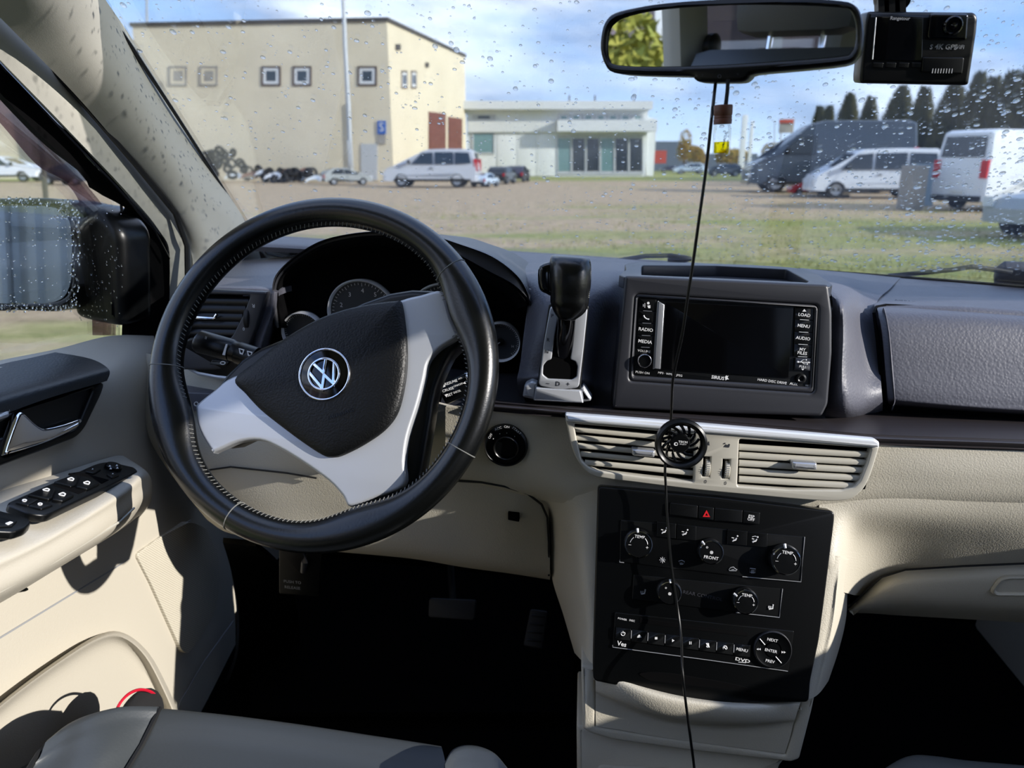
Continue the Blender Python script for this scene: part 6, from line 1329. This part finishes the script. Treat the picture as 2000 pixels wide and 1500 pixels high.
    iw = {'mpv': (5, 6), 'hatch': (4, 5), 'suv': (4, 5), 'bus': (5, 6), 'van': (4, 5)}[kind]; ir = {'mpv': (10, 11), 'hatch': (7, 8), 'suv': (7, 8), 'bus': (10, 11), 'van': (9, 10)}[kind]
    across(*iw, 'car_glass', 'windscreen'); across(*ir, 'car_glass', 'rear_window', .12, .85)
    for s in (-1, 1):
        for x0, x1, z0, z1, m, nm in ((-.02, .22, .58, .76, 'lamp_clear', 'headlight'), (L - .16, L + .02, belt - .32, belt + (.25 if kind in ('mpv', 'bus', 'van') else -.05), 'lamp_red', 'tail_light')):
            A = [T(x, s * y, z_) for x in (x0, x1) for y in (Wd / 2 * .74, Wd / 2 * .975) for z_ in (z0, z1)]
            part(nm, (A, [(0, 1, 3, 2), (4, 6, 7, 5), (0, 4, 5, 1), (2, 3, 7, 6), (0, 2, 6, 4), (1, 5, 7, 3)]), m, t)
        for cx in ax_:
            c = T(cx, s * (Wd / 2 - .1), .02 + wr); ndir = Vector((-sa * s, ca * s, 0)); f = Fr(c, ndir); w_ = wr * sc
            tr = part('wheel', lathe(f, [(w_ * .8, -.12), (w_, -.1), (w_, .08), (w_ * .93, .11), (w_ * .68, .105), (w_ * .66, .06), (0, .06)], 24), 'tyre', t)
            part('hubcap', lathe(f, [(w_ * .64, .05), (w_ * .62, .10), (w_ * .2, .085), (w_ * .15, .11), (0, .115)], 20), 'wheel_metal', tr)
    A = [T(x, y, z_) for x in (L - .02, L + .03) for y in (-Wd / 2 * .9, Wd / 2 * .9) for z_ in (.32, .52)]
    part('rear_bumper', (A, [(0, 1, 3, 2), (4, 6, 7, 5), (0, 4, 5, 1), (2, 3, 7, 6), (0, 2, 6, 4), (1, 5, 7, 3)]), paint if kind in ('mpv', 'bus') else 'sill_black', t)
    A = [T(x, y, z_) for x in (-.03, .03) for y in (-Wd / 2 * .9, Wd / 2 * .9) for z_ in (.30, .44)]
    part('front_bumper', (A, [(0, 1, 3, 2), (4, 6, 7, 5), (0, 4, 5, 1), (2, 3, 7, 6), (0, 2, 6, 4), (1, 5, 7, 3)]), paint, t)
    A = [T(x, y, z_) for x in (L + .02, L + .045) for y in (-.26, .26) for z_ in (.62, .73)]
    part('number_plate', (A, [(0, 1, 3, 2), (4, 6, 7, 5), (0, 4, 5, 1), (2, 3, 7, 6), (0, 2, 6, 4), (1, 5, 7, 3)]), 'frame_white', t)
    return t
def vside(name, kind, paint, label, cat, x0, x1, y, ang, group=None):
    L, Wd = TYPES[kind][0], TYPES[kind][1]; c = O((x0 + x1) / 2, y, Z=GZ); w = (x1 - x0) * c.y / F * .96 + 0
    ext = abs(math.cos(ang)) * L + abs(math.sin(ang)) * Wd; sc = w / ext; half = (abs(math.cos(ang)) * Wd + abs(math.sin(ang)) * L) / 2 * sc
    return vehicle(name, kind, paint, label, cat, Vector((c.x, c.y + half * .8, GZ)), ang, sc, group)
g_ = 'vehicles parked around the yard'
vside('silver_car', 'mpv', 'paint_silver', 'silver people carrier parked before the beige building corner', 'car', 748, 938, 367, DEG(176), g_)
vside('hatchback', 'hatch', 'paint_grey', 'grey hatchback parked below the lamp pole', 'car', 622, 724, 362, DEG(20), g_)
vside('hatchback', 'hatch', 'paint_paleblue', 'pale blue hatchback seen from behind, right of the silver people carrier', 'car', 918, 975, 366, DEG(70), g_)
vside('estate_car', 'suv', 'paint_black', 'black car parked between the pale blue hatchback and the dark saloon', 'car', 950, 1010, 360, DEG(75), g_)
vside('saloon_car', 'hatch', 'paint_dark', 'dark saloon with red tail lamps before the glass-fronted building', 'car', 985, 1037, 356, DEG(80), g_)
vside('panel_van', 'van', 'paint_navy', 'dark blue panel van, largest of the vans, parked nose left', 'van', 1468, 1790, 378, DEG(172), g_)
vside('red_car', 'hatch', 'paint_red', 'red car showing between the dark blue van and the white minibus', 'car', 1545, 1640, 383, DEG(170), g_)
vside('minibus', 'bus', 'paint_white', 'white minibus with side windows, parked nose left', 'van', 1592, 1842, 389, DEG(172), g_)
p = O(1858, 418, Z=GZ)
vehicle('panel_van', 'van', 'paint_white', 'white panel van showing its back, parked by the concrete block', 'van', Vector((p.x + 2.9, p.y + 2.0, GZ)), DEG(22), .82, g_)
p = O(2185, 478, Z=GZ)
vehicle('hatchback', 'hatch', 'paint_grey', 'grey car in front of the white panel van, cut by the frame edge', 'car', Vector((p.x + .6, p.y + 1.2, GZ)), DEG(200), .95, g_)
vside('estate_car', 'suv', 'paint_navy', 'distant dark car right below the hanging vial', 'car', 1382, 1450, 345, DEG(178), g_)
vside('hatchback', 'hatch', 'paint_paleblue', 'distant pale car left of the dangling cable', 'car', 1318, 1380, 340, DEG(178), g_)
vside('hatchback', 'hatch', 'paint_dark', 'distant dark car parked beside the rust red container', 'car', 1290, 1325, 336, DEG(178), g_)
vside('saloon_car', 'hatch', 'paint_white', 'white car seen through the driver side window', 'car', -75, 72, 356, DEG(5), g_)
vside('estate_car', 'suv', 'paint_dark', 'dark estate car seen through the smoked rain deflector', 'car', 64, 184, 362, DEG(165), g_)
# concrete block and box by the vans
p = O(1790, 412, Z=GZ)
osingle('concrete_block', box(p + Vector((0, .4, .62)), (.46, .6, 1.2), .04, Euler((0, 0, .1)).to_matrix()), 'concrete', 'upright concrete block standing in front of the white minibus', 'block')
p = O(1812, 404, Z=GZ)
osingle('utility_box', prism([p + Vector((-.28, .5, 0)), p + Vector((.3, .3, 0)), p + Vector((.55, .9, 0)), p + Vector((-.1, 1.1, 0))], GZ, GZ + 1.25), 'blue_grey', 'pale blue-grey box beside the concrete block', 'box')
osingle('kerb_stone', box(O(1600, 386, Z=GZ) + Vector((0, 0, .06)), (2.2, .3, .14), .02), 'concrete', 'long pale kerb stone on the ground before the red car', 'kerb')
# fence post seen through the side glass and pale building beyond
osingle('fence_post', tube([O(91, 400, D=11), O(78, 240, D=11)], .035, 8), 'roof_dark', 'dark fence post behind the side mirror', 'post')
obx('pale_building', 'pale cream building seen through the driver side window', 'building', -420, 150, 66, 0, 62, 'render_beige', 12)
# heap of tyres and car parts by the wall
rh = random.Random(21)
def tyre_at(c, R, r, nd):
    f = Fr(c, nd); return lathe(f, [(R * .58, -r * .8), (R * .9, -r), (R, -r * .6), (R, r * .6), (R * .9, r), (R * .58, r * .8), (R * .58, -r * .8)], 18)
mat('scrap_white', 'c9d2dc', .5); mat('scrap_blue', '5f7690', .5); mat('scrap_brown', '7a5c50', .8)
for i in range(90):
    x = rh.uniform(402, 612); hh = max(0, 1 - abs(x - 440) / 75) * 1.8 + .45; p = O(x, rh.uniform(352, 358), Z=GZ); z0 = rh.uniform(.2, .25 + hh)
    osingle('tyre', tyre_at(Vector((p.x, p.y, GZ + z0)), rh.uniform(.30, .36), .11, Vector((rh.gauss(0, .6), -1, rh.gauss(0, .8)))), 'tyre', 'old tyre in the heap against the beige building', 'tyre', 'old tyres heaped against the wall')
for i in range(12):
    x = rh.uniform(450, 690); p = O(x, rh.uniform(354, 360), Z=GZ)
    P_ = [Vector((rh.uniform(-.6, -.3), 0, 0)), Vector((-.15, .15, .15)), Vector((.2, .2, .2)), Vector((rh.uniform(.3, .6), 0, .05))]
    c = p + Vector((0, 0, rh.uniform(.0, .5))); g = surf([[c + q for q in P_], [c + q + Vector((.15, .1, .25)) for q in P_]], 3, .03)
    osingle('car_panel', g, ('scrap_white', 'scrap_blue', 'scrap_brown', 'paint_silver')[i % 4], 'loose car body panel lying among the heaped tyres', 'car part', 'loose car panels lying by the wall')
# behind the car, for the mirrors
LV = lambda x, y: (lambda q: Vector((q.x, q.y, GZ)))(OUTI.to_3x3() @ Vector((x, y, 0)))      # car axes -> yard
fc = othing('corrugated_fence', 'grey corrugated metal fence reflected in the exterior mirror', 'fence', LV(-4.8, -3.1))
P = [(-6.4 + (i // 4) * .22 + (0, .03, .11, .14)[i % 4], -3.2 + (.0, .04, .04, 0)[i % 4]) for i in range(50)]
A = [LV(*p) for p in P]; n_ = len(A)
part('sheet', (A + [a + Vector((0, 0, 3.4)) for a in A], [(i, i + 1, i + n_ + 1, i + n_) for i in range(n_ - 1)]), 'corrugated', fc, .4)
for x in (-6.4, -5.0, -3.7): part('post', tube([LV(x, -3.1), LV(x, -3.1) + Vector((0, 0, 3.5))], .05, 8), 'steel_pole', fc)
mc = LV(-22, -24); mv = othing('brick_office', 'mauve office block with pale columns, seen only in the rear view mirror', 'building', mc)
MM = Matrix.Translation(mc) @ Matrix.Rotation(DEG(-42), 4, 'Z')
part('walls', xf(box((0, 0, 7), (26, 6, 14)), MM), 'mauve_wall', mv)
for i in range(7): part('column', xf(box((-12 + i * 4, 3.2, 7), (.5, .4, 14)), MM), 'frame_white', mv)
for i in range(4): part('ledge', xf(box((0, 3.15, 2.5 + i * 3.4), (26, .3, .5)), MM), 'render_beige', mv)
tc_ = LV(-9.2, -10.5); rd = random.Random(9); ot = othing('olive_tree', 'yellow-green leafy tree reflected in the rear view mirror', 'tree', tc_)
part('crown', join(*[leafy(tc_ + Vector((rd.uniform(-1.0, 1.0), rd.uniform(-1.0, 1.0), 1.8 + rd.uniform(-1.0, 2.6))), (1.0, 1.0, .9), 500, .2, rd) for _ in range(9)]), 'olive_leaf', ot, smooth=False, fix=False)
part('trunk', tube([tc_, tc_ + Vector((0, 0, 3.5))], [.2, .08], 8), 'trunk', ot)
